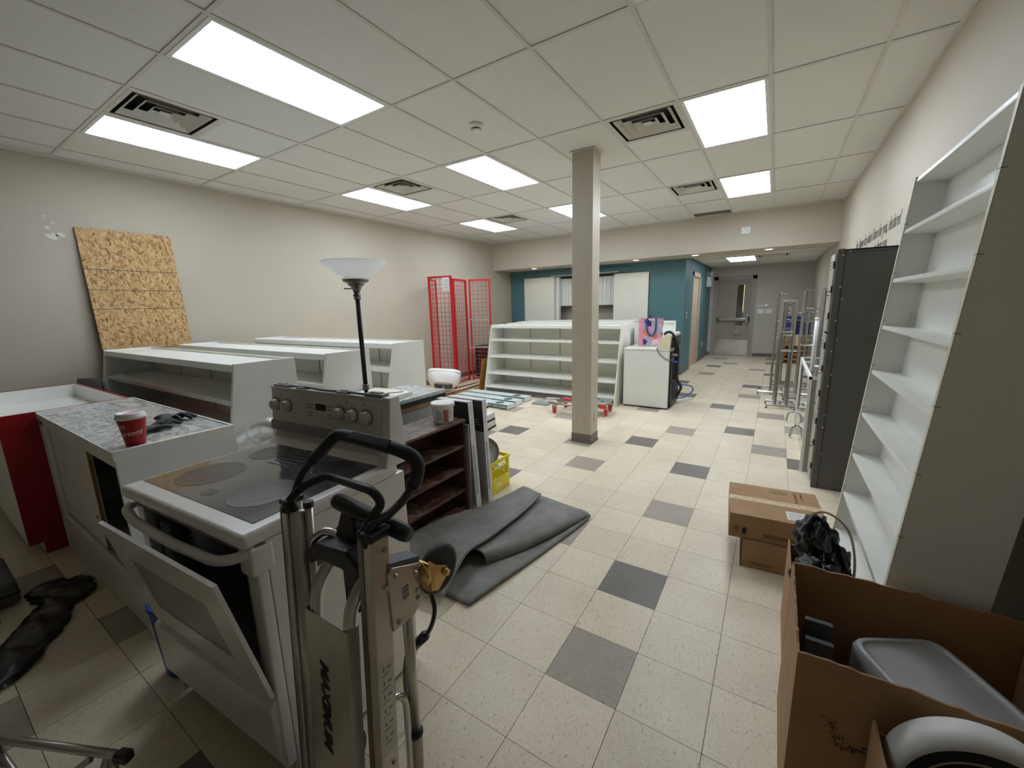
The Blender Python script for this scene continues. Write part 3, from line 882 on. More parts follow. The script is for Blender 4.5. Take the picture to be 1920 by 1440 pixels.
MB().box(0.021, W_-0.021, D_-0.026, D_-0.018, Z_-0.12, Z_-0.003).box(0.021, 0.029, 0.02, D_-0.02, Z_-0.12, Z_-0.003).box(W_-0.029, W_-0.021, 0.02, D_-0.02, Z_-0.12, Z_-0.003).box(0.021, W_-0.021, 0.018, 0.026, Z_-0.12, Z_-0.003).build('tray_lining', 'white_melamine', tr)
MB().obox((0.98, 0.33, Z_-0.105), (0.03, 0.10, 0.03), (0, 0, 0.9)).build('cable_clip', 'black_plastic', tr, bevel=0.006)
# dark curved rim behind the red counter
t = thing('black_tub', 'black curved plastic rim standing up behind the red counter', 'tub', (-5.3, 1.02, 0.0))
def _rim(u, v):
    x = -0.45 + 0.85*u
    z = 0.955 + 0.035*math.sin(min(1, u*1.15)*PI*0.55) - (0.05 if u < 0.02 else 0)
    return (x, 0.02*math.sin(u*PI), 0.4 + (z-0.4)*v)
MB().grid(_rim, 24, 4).build('shell', 'black_plastic', t, smooth=True, solid=0.02)

# ---- white display counter with the marbled top
CX0, CX1, CY0, CY1, CZ = -3.955, -2.41, 0.485, 0.957, 0.95
t = thing('display_counter', 'white display counter with grey marbled top and sliding doors', 'counter', (CX0, CY0, 0))
W_, D_ = CX1-CX0, CY1-CY0
tp = MB().box(0.018, W_-0.018, 0.0, D_, CZ-0.028, CZ-0.002).build('top', 'marble', t)
MB().box(0, W_, -0.004, 0.0, CZ-0.04, CZ).box(0.018, W_-0.018, D_, D_+0.01, CZ-0.028, CZ+0.004).build('edge_band', 'white_melamine', tp)
for a in (0, W_-0.018):
    MB().prism([(0, 0), (D_+0.012, 0), (D_+0.012, CZ+0.004), (0, CZ+0.004)], 'x', a, a+0.018).build('end_panel', 'white_melamine', t, bevel=0.0015, seg=1)
MB().box(0.018, W_-0.018, D_-0.012, D_, 0.26, CZ-0.03).build('back_panel', 'white_melamine', t)
MB().box(0.018, W_-0.018, 0.0, D_-0.012, 0.24, 0.26).build('bottom_deck', 'white_melamine', t)
MB().box(0.018, W_-0.018, 0.012, 0.03, 0.0, 0.24).build('plinth', 'white_melamine', t)
MB().box(0.018, 0.10, 0.0, 0.02, 0.24, CZ-0.03).build('stile', 'white_melamine', t)
MB().box(0.018, W_-0.018, 0.0, 0.03, CZ-0.075, CZ-0.028).build('top_rail', 'white_melamine', t)
dr = MB().box(0.09, 0.93, 0.022, 0.030, 0.262, CZ-0.05).build('sliding_door', 'white_melamine', t)
MB().box(0.93, 0.938, 0.021, 0.031, 0.262, CZ-0.05).build('wood_edge', 'door_wood_edge', dr)
MB().cyl((0.87, 0.022, 0.45), (0.87, 0.018, 0.45), 0.008, 10).build('finger_pull', 'gunmetal', dr)
dr = MB().box(0.12, 0.92, 0.036, 0.044, 0.262, CZ-0.05).build('sliding_door', 'white_melamine', t)
MB().box(0.018, W_-0.018, 0.016, 0.02, 0.26, 0.272).box(0.018, W_-0.018, 0.032, 0.034, 0.26, 0.272).box(0.018, W_-0.018, 0.046, 0.05, 0.26, 0.272).build('door_track', 'aluminium', t)
for z in (0.52, 0.73):
    MB().box(0.02, W_-0.02, 0.16, D_-0.015, z, z+0.008).build('shelf', 'white_melamine', t)

# ---- paper cup
t = thing('coffee_cup', 'red paper coffee cup with a white lid on the marbled counter', 'cup', (-2.49, 0.585, CZ))
def cup_r(z): return 0.037 + 0.0155*z/0.128
MB().lathe([(0.0, 0.0), (0.035, 0.0), (0.037, 0.002), (cup_r(0.128), 0.128)], n=36).build('body', 'cup_red', t, smooth=True)
lid = MB().lathe([(cup_r(0.12)+0.001, 0.124), (0.0565, 0.126), (0.057, 0.134), (0.0535, 0.139), (0.0525, 0.15), (0.049, 0.154), (0.045, 0.148), (0.0, 0.148)], n=36).build('lid', 'white_plastic', t, smooth=True)
MB().lathe([(0.0, 0.1485), (0.03, 0.1485)], c=(0.008, 0.0, 0), n=18).build('lid_print', 'pink', lid)
def cup_text(body, size, zc, centre, sh=0.3, xs=0.9):
    me = text_mesh(body, size, shear=sh, align='CENTER', xs=xs, extrude=0.0002)
    bm = bmesh.new(); bm.from_mesh(me); bmesh.ops.subdivide_edges(bm, edges=[e for e in bm.edges if e.calc_length() > 0.006], cuts=2); bm.to_mesh(me); bm.free()
    for v in me.vertices:
        z = zc + v.co.y + 0.10*v.co.x
        r = cup_r(z) + 0.0005 + max(0, v.co.z)
        a = centre + v.co.x/0.046
        v.co = Vector((math.sin(a)*r, -math.cos(a)*r, z))
    me.materials.clear(); me.materials.append(MATS['white_ink'])
    o = bpy.data.objects.new('lettering', me); COL.objects.link(o); o.parent = t
# local -y faces the camera; the word runs round so that only its end shows
cup_text('Hortons', 0.036, 0.048, 0.80)
cup_text('Tim', 0.036, 0.082, 0.15)

# ---- black work gloves on the counter
def glove(loc, rz, label):
    t = thing('work_glove', label, 'glove', loc, rz, 'black gloves on the marbled counter')
    def palm(u, v):
        a = v*2*PI
        wv = (0.036 + 0.012*math.sin(u*PI)) * (0.7 if u > 0.95 else 1)
        return (-0.075 + 0.12*u, math.cos(a)*wv + 0.006*math.sin(u*9), 0.017 + math.sin(a)*0.017*(0.75+0.35*math.sin(u*7)))
    MB().grid(palm, 10, 14).build('palm', 'black_rubber', t, smooth=True)
    for (y, L, b, z) in ((-0.034, 0.055, -0.3, 0.014), (-0.012, 0.075, 0.25, 0.02), (0.012, 0.07, 0.5, 0.016), (0.034, 0.06, 0.15, 0.013)):
        pth = smooth_path([(0.03, y, z), (0.05+L*0.3, y+0.01*b, z+0.016), (0.05+L*0.75, y+0.03*b, z+0.004), (0.05+L, y+0.05*b, 0.011)], 4)
        n = len(pth)
        MB().tube(pth, [0.012 - 0.003*i/n for i in range(n)], 8).build('finger', 'black_rubber', t, smooth=True)
    MB().tube(smooth_path([(-0.03, -0.035, 0.015), (0.0, -0.06, 0.02), (0.03, -0.075, 0.012)], 4), 0.012, 8).build('thumb', 'black_rubber', t, smooth=True)
glove((-2.70, 0.715, CZ), 2.0, 'crumpled black glove right behind the red cup')
glove((-2.87, 0.845, CZ), 0.5, 'black glove with a finger pointing right on the marbled counter')

# ---- the stove
t = thing('stove', 'white electric range with glass cooktop and a hanging oven door', 'stove', (-1.935, 0.42, 0), rz=math.radians(4))
SW = 0.755
bd = MB().box(0.0, 0.02, 0.02, 0.60, 0.03, 0.895).box(SW-0.02, SW, 0.035, 0.60, 0.03, 0.895).box(0.02, SW-0.02, 0.58, 0.60, 0.03, 0.895).box(0.02, SW-0.02, 0.05, 0.58, 0.03, 0.05).build('body', 'stove_white', t, bevel=0.003)
MB().box(0.03, SW-0.03, 0.16, 0.57, 0.42, 0.43).box(0.03, SW-0.03, 0.16, 0.57, 0.80, 0.81).box(0.03, 0.04, 0.10, 0.57, 0.42, 0.81).box(SW-0.04, SW-0.03, 0.10, 0.57, 0.42, 0.81).box(0.03, SW-0.03, 0.55, 0.57, 0.42, 0.81).build('oven_cavity', 'oven_dark', bd)
for x in (0.06, SW-0.06):
    for y in (0.08, 0.54): MB().cyl((x, y, 0), (x, y, 0.04), 0.018, 10).build('foot', 'black_plastic', bd)
# front frame strips beside the door
MB().box(SW-0.055, SW, 0.0, 0.035, 0.12, 0.86).build('front_stile', 'stove_white', t, bevel=0.006)
MB().box(0.0, 0.05, 0.0, 0.035, 0.42, 0.86).build('front_stile', 'stove_white', t, bevel=0.006)
MB().box(SW-0.062, SW+0.003, -0.012, 0.055, 0.80, 0.885).build('corner_bracket', 'stove_white', t, bevel=0.008)
# cooktop
ck_ = MB().box(-0.012, SW+0.006, -0.03, 0.565, 0.893, 0.94).build('cooktop', 'stove_white', t, bevel=0.016, seg=4)
gl = MB().box(0.012, SW-0.04, 0.03, 0.535, 0.939, 0.9418).build('glass_surface', 'ceran', ck_)
def disc(cx, cy, r, name, mat, z=0.9421, r0=0.0, par=gl):
    return MB().lathe([(r0, 0.0), (r, 0.0), (r, 0.0003), (r0, 0.0003)], c=(cx, cy, z), n=48).build(name, mat, par)
for (cx, cy, r) in ((0.18, 0.178, 0.112), (0.535, 0.165, 0.105), (0.575, 0.415, 0.085), (0.165, 0.42, 0.085)):
    bn = disc(cx, cy, r, 'burner', 'burner')
    disc(cx, cy, r-0.004, 'ring_mark', 'burner_ring', 0.9425, r-0.006, bn)
    disc(cx, cy, r*0.62, 'ring_mark', 'burner_ring', 0.9425, r*0.61, bn)
for k in range(7):
    y = 0.345 + 0.027*k
    MB().obox((0.335+0.004*k, y, 0.9424), (0.15-0.006*abs(k-3), 0.007, 0.0008), (0, 0, 0.05)).build('vent_stripe', 'black_matte', gl)
MB().prism([(0.335, 0.07), (0.362, 0.058), (0.39, 0.072), (0.385, 0.105), (0.34, 0.104)], 'z', 0.942, 0.9425).build('maker_mark', 'burner', gl)
# backguard
MB().prism([(0.50, 0.94), (0.62, 0.94), (0.62, 1.03), (0.55, 1.03), (0.535, 0.965)], 'x', 0.004, SW-0.004).build('riser', 'stove_white', t, bevel=0.004)
gd = MB().prism([(0.535, 1.0), (0.62, 1.0), (0.60, 1.195), (0.555, 1.195)], 'x', -0.008, SW-0.035).build('control_housing', 'stove_panel', t, bevel=0.01, seg=3)
MB().prism([(0.50, 0.93), (0.625, 0.93), (0.605, 1.205), (0.55, 1.205), (0.53, 1.02)], 'x', SW-0.036, SW+0.004).build('side_cap', 'stove_white', t, bevel=0.006)
MB().prism([(0.531, 1.0), (0.536, 1.0), (0.541, 1.043), (0.536, 1.043)], 'x', -0.008, SW-0.037).build('lower_band', 'stove_grey', gd)
MB().box(-0.006, SW-0.04, 0.553, 0.557, 1.192, 1.2).box(-0.006, SW-0.04, 0.603, 0.607, 1.19, 1.198).box(-0.008, -0.003, 0.555, 0.605, 1.19, 1.2).build('housing_rim', 'stove_white', gd)
fyz = lambda z: 0.5355 + 0.02*(z-1.0)/0.195
for x in (0.035, 0.118, 0.475, 0.552, 0.632):
    z = 1.118
    kn = MB().lathe([(0.0, -0.026), (0.020, -0.026), (0.024, -0.02), (0.026, 0.0)], c=(x, fyz(z), z), n=24, axis='y').build('knob', 'stove_panel', gd, smooth=True)
    MB().box(x-0.003, x+0.003, fyz(z)-0.029, fyz(z)-0.024, z-0.015, z+0.02).build('pointer', 'stove_white', kn)
    MB().lathe([(0.026, -0.003), (0.034, -0.002), (0.034, 0.0)], c=(x, fyz(z)-0.001, z), n=24, axis='y').build('knob_ring', 'stove_grey', kn)
dp = MB().prism([(fyz(1.072)-0.002, 1.072), (fyz(1.072)+0.004, 1.072), (fyz(1.162)+0.004, 1.162), (fyz(1.162)-0.002, 1.162)], 'x', 0.255, 0.43).build('clock_panel', 'stove_white', gd, bevel=0.002)
MB().prism([(fyz(1.118)-0.003, 1.118), (fyz(1.118), 1.118), (fyz(1.146), 1.146), (fyz(1.146)-0.003, 1.146)], 'x', 0.318, 0.385).build('display', 'screen', dp)
for x in (0.27, 0.285, 0.30, 0.402, 0.417):
    for z in (1.09, 1.105, 1.125, 1.14):
        MB().box(x-0.004, x+0.004, fyz(z)-0.0035, fyz(z)-0.001, z-0.003, z+0.003).build('key', 'stove_grey', dp)
for (x, z) in ((0.075, 1.165), (0.515, 1.168), (0.62, 1.168)):
    MB().lathe([(0, -0.002), (0.004, -0.002)], c=(x, fyz(z), z), n=10, axis='y').build('pilot_light', 'black_matte', gd)
# exposed wiring on top of the open backguard
for (x, w, h) in ((0.05, 0.09, 0.014), (0.20, 0.05, 0.012), (0.47, 0.06, 0.012), (0.66, 0.10, 0.018)):
    MB().box(x-w/2, x+w/2, 0.56, 0.60, 1.195, 1.195+h).box(x-w*0.3, x+w*0.3, 0.57, 0.59, 1.195+h, 1.2+h).build('switch_block', 'stove_grey', gd, bevel=0.003)
MB().tube(smooth_path([(0.08, 0.585, 1.2), (0.2, 0.575, 1.206), (0.33, 0.588, 1.199), (0.5, 0.576, 1.204), (0.66, 0.585, 1.2)], 6), 0.005, 6).build('wire', 'slate', gd, smooth=True)
# handle bar below the cooktop lip
MB().tube(rounded([(0.0, 0.0, 0.865), (0.02, -0.035, 0.86), (0.10, -0.045, 0.838), (SW*0.5, -0.05, 0.832), (SW-0.11, -0.045, 0.842), (SW-0.03, -0.03, 0.868), (SW-0.01, 0.01, 0.88)], 0.05), 0.0155, 12).build('door_handle', 'stove_white', t, smooth=True)
MB().box(0.02, SW-0.02, -0.005, 0.02, 0.865, 0.893).build('vent_strip', 'stove_grey', t)
for k in range(4): MB().box(0.14+0.13*k, 0.23+0.13*k, -0.0065, -0.004, 0.873, 0.878).build('vent_slot', 'black_matte', t)
# inner door liner left behind, with insulation
il = MB().box(0.05, SW-0.055, 0.055, 0.075, 0.42, 0.80).build('inner_door', 'oven_dark', t)
MB().box(SW-0.085, SW-0.057, 0.012, 0.055, 0.42, 0.80).build('hinge_rail', 'galv', il, bevel=0.002)
MB().box(0.10, 0.19, 0.02, 0.055, 0.52, 0.81).build('insulation', 'grey_fabric', il, bevel=0.01)
# hanging outer door with its window, tilted out from its foot
dt = math.atan2(0.095, 0.44)
def tilt(p):   # door-local (x, out, up) -> stove-local
    x, o_, u = p
    return (x, -0.0 - math.sin(dt)*u - math.cos(dt)*o_, 0.395 + math.cos(dt)*u - math.sin(dt)*o_)
def tbox(mb, x0, x1, o0, o1, u0, u1):
    return mb.hexa([tilt(p) for p in ((x0,o0,u0),(x1,o0,u0),(x1,o1,u0),(x0,o1,u0),(x0,o0,u1),(x1,o0,u1),(x1,o1,u1),(x0,o1,u1))])
d_ = MB()
tbox(d_, 0.0, 0.13, 0, 0.012, 0, 0.455); tbox(d_, SW-0.13, SW-0.005, 0, 0.012, 0, 0.455); tbox(d_, 0.13, SW-0.13, 0, 0.012, 0, 0.11); tbox(d_, 0.13, SW-0.13, 0, 0.012, 0.34, 0.455)
dd = d_.build('oven_door', 'stove_white', t)
tbox(MB(), 0.13, SW-0.13, 0.003, 0.009, 0.11, 0.34).build('door_window', 'stove_grey', dd)
# storage drawer
dw = MB().prism([(0.0, 0.14), (0.04, 0.12), (0.05, 0.12), (0.05, 0.405), (0.02, 0.405), (-0.02, 0.36), (-0.012, 0.16)], 'x', -0.01, SW-0.005).build('storage_drawer', 'stove_white', t, bevel=0.006, seg=3)

# ---- foil duct elbow behind the stove
t = thing('foil_duct', 'shiny foil duct elbow sticking out behind the stove', 'duct', (-2.5, 1.12, 0.0))
pth = smooth_path([(-0.15, -0.04, 0.775), (-0.09, -0.02, 0.80), (0.0, 0.02, 0.855), (0.10, 0.04, 0.885), (0.20, 0.05, 0.875)], 6)
d0 = MB().tube(pth, [0.060+0.003*(i % 2) for i in range(len(pth))], 20).build('tube', 'foil', t, smooth=True)
wb(MB().cyl((-2.653, 1.079, 0.774), (-2.652, 1.080, 0.775), 0.052, 20), 'opening', 'oven_dark', d0)
for k in (1, 9, 16): MB().tube([pth[k], pth[k+1]], 0.0605, 20).build('band', 'foil', d0, smooth=True)
MB().tube(smooth_path([(0.2, 0.05, 0.875), (0.27, 0.06, 0.7), (0.28, 0.06, 0.3), (0.28, 0.06, 0.0)], 6), 0.055, 20).build('downpipe', 'foil', t, smooth=True)

# ---- blue bucket between counter and stove
t = thing('blue_bucket', 'blue plastic bucket wedged beside the stove drawer', 'bucket', (-2.085, 0.515, 0))
MB().lathe([(0.0, 0.004), (0.07, 0.004), (0.078, 0.02), (0.095, 0.33), (0.1, 0.335), (0.1, 0.35), (0.091, 0.35), (0.075, 0.03), (0.0, 0.02)], n=32).build('shell', 'blue_plastic', t, smooth=True)
MB().tube([(0.097*math.cos(a), 0.097*math.sin(a), 0.335-0.08*math.sin(a)) for a in [PI*k/16 for k in range(17)]], 0.003, 6).build('bail_handle', 'steel', t, smooth=True)

# ---- black refuse bag on the floor and neighbours
def lump(t, spine, name, mat, seed, hs=0.35, nv=18):
    """crumpled sack: spine points (x, y, half width)"""
    random.seed(seed)
    ph = [random.uniform(0, 6.28) for _ in range(6)]
    P = smooth_path([(s[0], s[1], 0) for s in spine], 6); n = len(P)
    W = [spine[min(int(i/6), len(spine)-1)][2]*(1-(i/6) % 1) + spine[min(int(i/6)+1, len(spine)-1)][2]*((i/6) % 1) for i in range(n)]
    mb = MB()
    def fn(u, v):
        k = min(n-1, int(round(u*(n-1)))); p = P[k]
        d = (P[min(k+1, n-1)]-P[max(k-1, 0)]).normalized(); s_ = Vector((-d.y, d.x, 0))
        a = v*2*PI
        wv = W[k]*(1+0.14*math.sin(5*a+ph[0]+k*0.7)+0.08*math.sin(9*a+ph[1]-k*1.3))
        h = W[k]*hs*(1+0.35*math.sin(3*a+ph[2]+k)+0.2*math.sin(k*2.1+ph[3]))
        z = math.sin(a)
        return p + s_*math.cos(a)*wv + Vector((0, 0, 0.004+h*0.35 + (z*h if z > 0 else z*h*0.35)))
    mb.grid(fn, n-1, nv)
    return mb.build(name, mat, t, smooth=True)
t = thing('refuse_bag', 'flattened black plastic bag lying on the floor at lower left', 'plastic bag', (-3.1, 0.25, 0))
lump(t, [(0.46, -0.34, 0.08), (0.32, -0.19, 0.11), (0.14, -0.07, 0.10), (-0.03, 0.02, 0.085), (-0.13, 0.09, 0.11), (-0.24, 0.12, 0.10), (-0.33, 0.13, 0.04)], 'bag_body', 'black_bag', 3, 0.2)
lump(t, [(-0.08, 0.10, 0.06), (-0.22, 0.07, 0.09), (-0.34, 0.04, 0.08), (-0.40, 0.02, 0.03)], 'bag_fold', 'black_bag', 5, 0.2)
t = thing('grey_case', 'dark grey case on the floor at the left edge of the picture', 'case', (-3.55, 0.10, 0))
MB().box(-0.28, 0.18, -0.12, 0.10, 0.015, 0.14).build('shell', 'grey_fabric', t, bevel=0.02, seg=3)
MB().box(-0.28, 0.182, -0.122, 0.102, 0.07, 0.078).build('seam', 'black_matte', t)
for x in (-0.2, 0.1): MB().box(x-0.02, x+0.02, -0.1, 0.08, 0, 0.018).build('foot', 'black_plastic', t)
t = thing('black_shoe_bag', 'small black bundle beside the grey case at the left edge', 'bundle', (-3.22, 0.04, 0))
lump(t, [(-0.14, -0.02, 0.03), (-0.05, 0.0, 0.06), (0.04, 0.0, 0.05), (0.10, 0.0, 0.02)], 'bundle', 'black_bag', 8, 0.7)

# ---- folded step stool at the bottom left corner
t = thing('folding_stand', 'metal folding stand cut off by the lower left corner', 'folding stand', (-1.68, 0.05, 0))
wb(MB().tube([(-1.95, -0.04, 0.302), (-1.50, 0.172, 0.302)], 0.012, 8), 'top_bar', 'aluminium', t, smooth=True)
wb(MB().obox((-1.475, 0.184, 0.30), (0.04, 0.03, 0.03), (0, 0, 0.44)), 'end_cap', 'black_plastic', t, bevel=0.006)
for (x, y) in ((-1.52, 0.162), (-1.90, -0.02)):
    wb(MB().tube([(x, y, 0.3), (x-0.03, y-0.13, 0.0)], 0.010, 8), 'leg', 'aluminium', t, smooth=True)
    wb(MB().tube([(x, y, 0.3), (x+0.02, y+0.02, 0.0)], 0.010, 8), 'leg', 'aluminium', t, smooth=True)
wb(MB().tube([(-1.86, -0.01, 0.29), (-1.56, 0.06, 0.02)], 0.010, 8), 'brace', 'aluminium', t, smooth=True)
wb(MB().tube([(-1.56, 0.13, 0.29), (-1.86, -0.10, 0.02)], 0.010, 8), 'brace', 'aluminium', t, smooth=True)
wb(MB().obox((-1.80, -0.02, 0.24), (0.16, 0.03, 0.02), (0, 0.2, 0.44)), 'tread', 'box_white', t, bevel=0.004)
# ================================================================ hand truck in the foreground
t = thing('hand_truck', 'aluminium hand truck with black loop handles standing beside the stove', 'hand truck', (-0.87, 0.46, 0))
ty = lambda z: 0.448 + 0.05*z
def rail(x0, x1, z0, z1, d0=0.0, d1=0.05):
    return MB().hexa([(x0, ty(z0)+d0, z0), (x1, ty(z0)+d0, z0), (x1, ty(z0)+d1, z0), (x0, ty(z0)+d1, z0), (x0, ty(z1)+d0, z1), (x1, ty(z1)+d0, z1), (x1, ty(z1)+d1, z1), (x0, ty(z1)+d1, z1)])
def P(x, d, z): return (x, ty(z)+d, z)
lr = wb(rail(-1.056, -1.030, 0.13, 1.045, 0.0, 0.045), 'side_rail', 'aluminium', t, bevel=0.004)
wb(rail(-1.0562, -1.052, 0.13, 1.04, -0.001, 0.02), 'rail_groove', 'gunmetal', lr)
wb(rail(-1.058, -1.024, 1.043, 1.058, -0.002, 0.05), 'rail_cap', 'black_plastic', lr, bevel=0.004)
wb(MB().tube([P(-1.008, 0.02, 0.12), P(-1.008, 0.02, 1.03)], 0.019, 16), 'inner_tube', 'aluminium', t, smooth=True)
wb(MB().tube([P(-0.983, 0.035, 0.60), P(-0.983, 0.035, 1.045)], 0.010, 12), 'slide_tube', 'aluminium', t, smooth=True)
wb(MB().cyl(P(-0.983, 0.035, 1.04), P(-0.983, 0.035, 1.055), 0.013, 12), 'tube_cap', 'black_plastic', t)
rr_ = wb(rail(-0.737, -0.693, 0.10, 1.042), 'side_rail', 'aluminium', t, bevel=0.004)
wb(rail(-0.7375, -0.722, 0.10, 1.04, -0.002, 0.012), 'rail_groove', 'gunmetal', rr_)
wb(rail(-0.740, -0.690, 1.04, 1.062, -0.003, 0.055), 'rail_cap', 'black_plastic', rr_, bevel=0.006)
# pictogram sticker on the outer face of the right rail
st = wb(rail(-0.6932, -0.6922, 0.50, 0.74, 0.006, 0.044), 'instruction_sticker', 'box_white', rr_)
for k in range(6):
    z = 0.53 + 0.036*k
    wb(rail(-0.6924, -0.6916, z, z+0.002, 0.010, 0.030), 'pictogram', 'ink_grey', st)
    wb(rail(-0.6924, -0.6916, z+0.010, z+0.022, 0.014, 0.017), 'pictogram', 'ink_grey', st)
    wb(rail(-0.6924, -0.6916, z+0.012, z+0.016, 0.026, 0.036), 'pictogram', 'ink_grey', st)
for z in (1.01, 0.92, 0.46): wb(MB().cyl(P(-0.694, 0.035, z), P(-0.688, 0.035, z), 0.006, 10), 'rivet', 'galv', rr_)
# caster plate behind the right rail
pl = wb(MB().prism([(0.535, 0.80), (0.60, 0.80), (0.622, 0.815), (0.627, 0.925), (0.545, 0.96), (0.532, 0.95)], 'x', -0.694, -0.688), 'caster_plate', 'aluminium', t, bevel=0.0015, seg=1)
for (y, z) in ((0.553, 0.935), (0.612, 0.907), (0.615, 0.858), (0.615, 0.838), (0.553, 0.815)):
    wb(MB().lathe([(0.0, 0.005), (0.004, 0.005), (0.0065, 0.0)], c=(-0.688, y, z), n=12, axis='x'), 'rivet', 'galv', pl)
lb = wb(MB().box(-0.6882, -0.6875, 0.562, 0.592, 0.855, 0.900), 'barcode_label', 'paper', pl)
for k in range(6): wb(MB().box(-0.6876, -0.6870, 0.566, 0.588, 0.861+0.006*k, 0.863+0.006*k+0.001*(k % 2)), 'bar', 'ink', lb)
wb(MB().hexa([(-0.735, 0.535, 0.955), (-0.690, 0.535, 0.955), (-0.690, 0.632, 0.925), (-0.735, 0.632, 0.925), (-0.735, 0.535, 0.975), (-0.690, 0.535, 0.975), (-0.690, 0.632, 0.942), (-0.735, 0.632, 0.942)]), 'caster_arm', 'slate', t, bevel=0.003)
# swivel caster
cs = wb(MB().lathe([(0.0, 0.0), (0.034, 0.0), (0.036, 0.006), (0.034, 0.012), (0.028, 0.016), (0.0, 0.018)], c=(-0.70, 0.630, 0.885), n=24, axis='y'), 'caster_fork', 'brass', t, smooth=True)
for s_ in (-0.026, 0.026):
    wb(MB().prism([(0.640, 0.842), (0.645, 0.925), (0.668, 0.900), (0.704, 0.878), (0.712, 0.862), (0.704, 0.848), (0.672, 0.826)], 'x', -0.70+s_-0.002, -0.70+s_+0.002), 'fork_leg', 'brass', cs, bevel=0.001, seg=1)
wb(MB().box(-0.728, -0.672, 0.640, 0.645, 0.842, 0.918), 'fork_crown', 'brass', cs)
wb(MB().cyl((-0.735, 0.700, 0.862), (-0.664, 0.700, 0.862), 0.009, 14), 'axle', 'brass', cs, smooth=True)
wh = wb(MB().lathe([(0.018, -0.016), (0.040, -0.014), (0.052, -0.016), (0.064, -0.010), (0.066, 0.0), (0.064, 0.010), (0.052, 0.016), (0.040, 0.014), (0.018, 0.016)], c=(-0.70, 0.702, 0.862), n=36, axis='x'), 'caster_wheel', 'black_rubber', t, smooth=True)
wb(MB().lathe([(0.0, -0.012), (0.038, -0.012), (0.038, 0.012), (0.0, 0.012)], c=(-0.70, 0.702, 0.862), n=24, axis='x'), 'hub', 'black_plastic', wh)
# second caster on the far rail, hidden behind the frame
cs2 = wb(MB().lathe([(0.0, -0.016), (0.040, -0.014), (0.062, -0.010), (0.064, 0.0), (0.062, 0.010), (0.040, 0.014), (0.0, 0.016)], c=(-1.01, 0.665, 0.874), n=28, axis='x'), 'caster_wheel', 'black_rubber', t, smooth=True)
wb(MB().box(-1.04, -0.98, 0.53, 0.665, 0.865, 0.905), 'caster_arm', 'slate', t, bevel=0.003)
# rear support tube on the right with sleeve
wb(MB().tube([(-0.703, 0.592, 0.85), (-0.703, 0.585, 0.44)], 0.0135, 14), 'support_tube', 'aluminium', t, smooth=True)
wb(MB().tube([(-0.703, 0.585, 0.455), (-0.703, 0.575, 0.09)], 0.0175, 14), 'support_sleeve', 'aluminium', t, smooth=True)
wb(MB().tube([(-0.703, 0.585, 0.462), (-0.703, 0.585, 0.452)], 0.0195, 14), 'sleeve_band', 'black_plastic', t, smooth=True)
wb(MB().tube(smooth_path([P(-0.715, 0.04, 0.60), (-0.712, 0.55, 0.595), (-0.708, 0.565, 0.57), (-0.706, 0.566, 0.50), (-0.706, 0.56, 0.30)], 5), 0.009, 12), 'bent_tube', 'chrome', t, smooth=True)
# folding nose plate with lettering between two tubes
def Q(x, z, d=0.0): return (x, 0.427 + 0.065*z + d, z)
for x in (-0.905, -0.772):
    top = [Q(x, 0.20), Q(x, 0.82), (x, 0.487, 0.86), (x+0.012, 0.505, 0.905), (x+0.02, 0.530, 0.935)]
    wb(MB().tube(rounded(top, 0.06), 0.0155, 14), 'frame_tube', 'aluminium', t, smooth=True)
def qbox(x0, x1, z0, z1, d0, d1):
    return MB().hexa([Q(x0, z0, d0), Q(x1, z0, d0), Q(x1, z0, d1), Q(x0, z0, d1), Q(x0, z1, d0), Q(x1, z1, d0), Q(x1, z1, d1), Q(x0, z1, d1)])
sh = wb(qbox(-0.918, -0.760, 0.16, 0.818, -0.019, -0.016), 'nose_plate', 'aluminium', t)
wb(qbox(-0.922, -0.916, 0.16, 0.822, -0.019, 0.012), 'plate_flange', 'aluminium', sh); wb(qbox(-0.762, -0.756, 0.16, 0.822, -0.019, 0.012), 'plate_flange', 'aluminium', sh)
L = t.location
o = text_obj('lettering', 'MAXIMUM', 0.044, (-0.868-L.x, Q(0, 0.706, -0.0195)[1]-L.y, 0.706-L.z), (0, -0.065, -1), (1, 0, 0), 'ink', sh, shear=0.25, extrude=0.0004, xs=1.17, bold=0.0022)
# cross bar, release grip and loops
wb(MB().tube([P(-1.01, 0.04, 0.925), P(-0.72, 0.04, 0.925)], 0.012, 12), 'cross_bar', 'aluminium', t, smooth=True)
wb(MB().tube(smooth_path([P(-0.985, 0.04, 0.93), (-0.97, 0.535, 0.955), (-0.94, 0.55, 0.975), (-0.90, 0.56, 0.965)], 5), 0.011, 12), 'bent_tube', 'chrome', t, smooth=True)
wb(MB().tube([P(-1.01, 0.04, 0.30), P(-0.72, 0.04, 0.30)], 0.012, 12), 'cross_bar', 'aluminium', t, smooth=True)
gb = wb(MB().prism([(-0.985, 0.905), (-0.975, 0.93), (-0.93, 0.965), (-0.80, 0.985), (-0.755, 0.955), (-0.77, 0.90), (-0.80, 0.895), (-0.82, 0.93), (-0.92, 0.925), (-0.955, 0.90)], 'y', 0.505, 0.575), 'release_block', 'black_plastic', t, bevel=0.008, seg=3)
wb(MB().box(-0.835, -0.785, 0.515, 0.56, 0.82, 0.93), 'latch_tongue', 'black_plastic', gb, bevel=0.006)
wb(MB().hexa([(-0.90, 0.545, 0.975), (-0.81, 0.545, 0.98), (-0.81, 0.58, 0.98), (-0.90, 0.58, 0.975), (-0.875, 0.555, 1.05), (-0.835, 0.555, 1.05), (-0.835, 0.58, 1.05), (-0.875, 0.58, 1.05)]), 'grip_stem', 'black_plastic', gb, bevel=0.006)
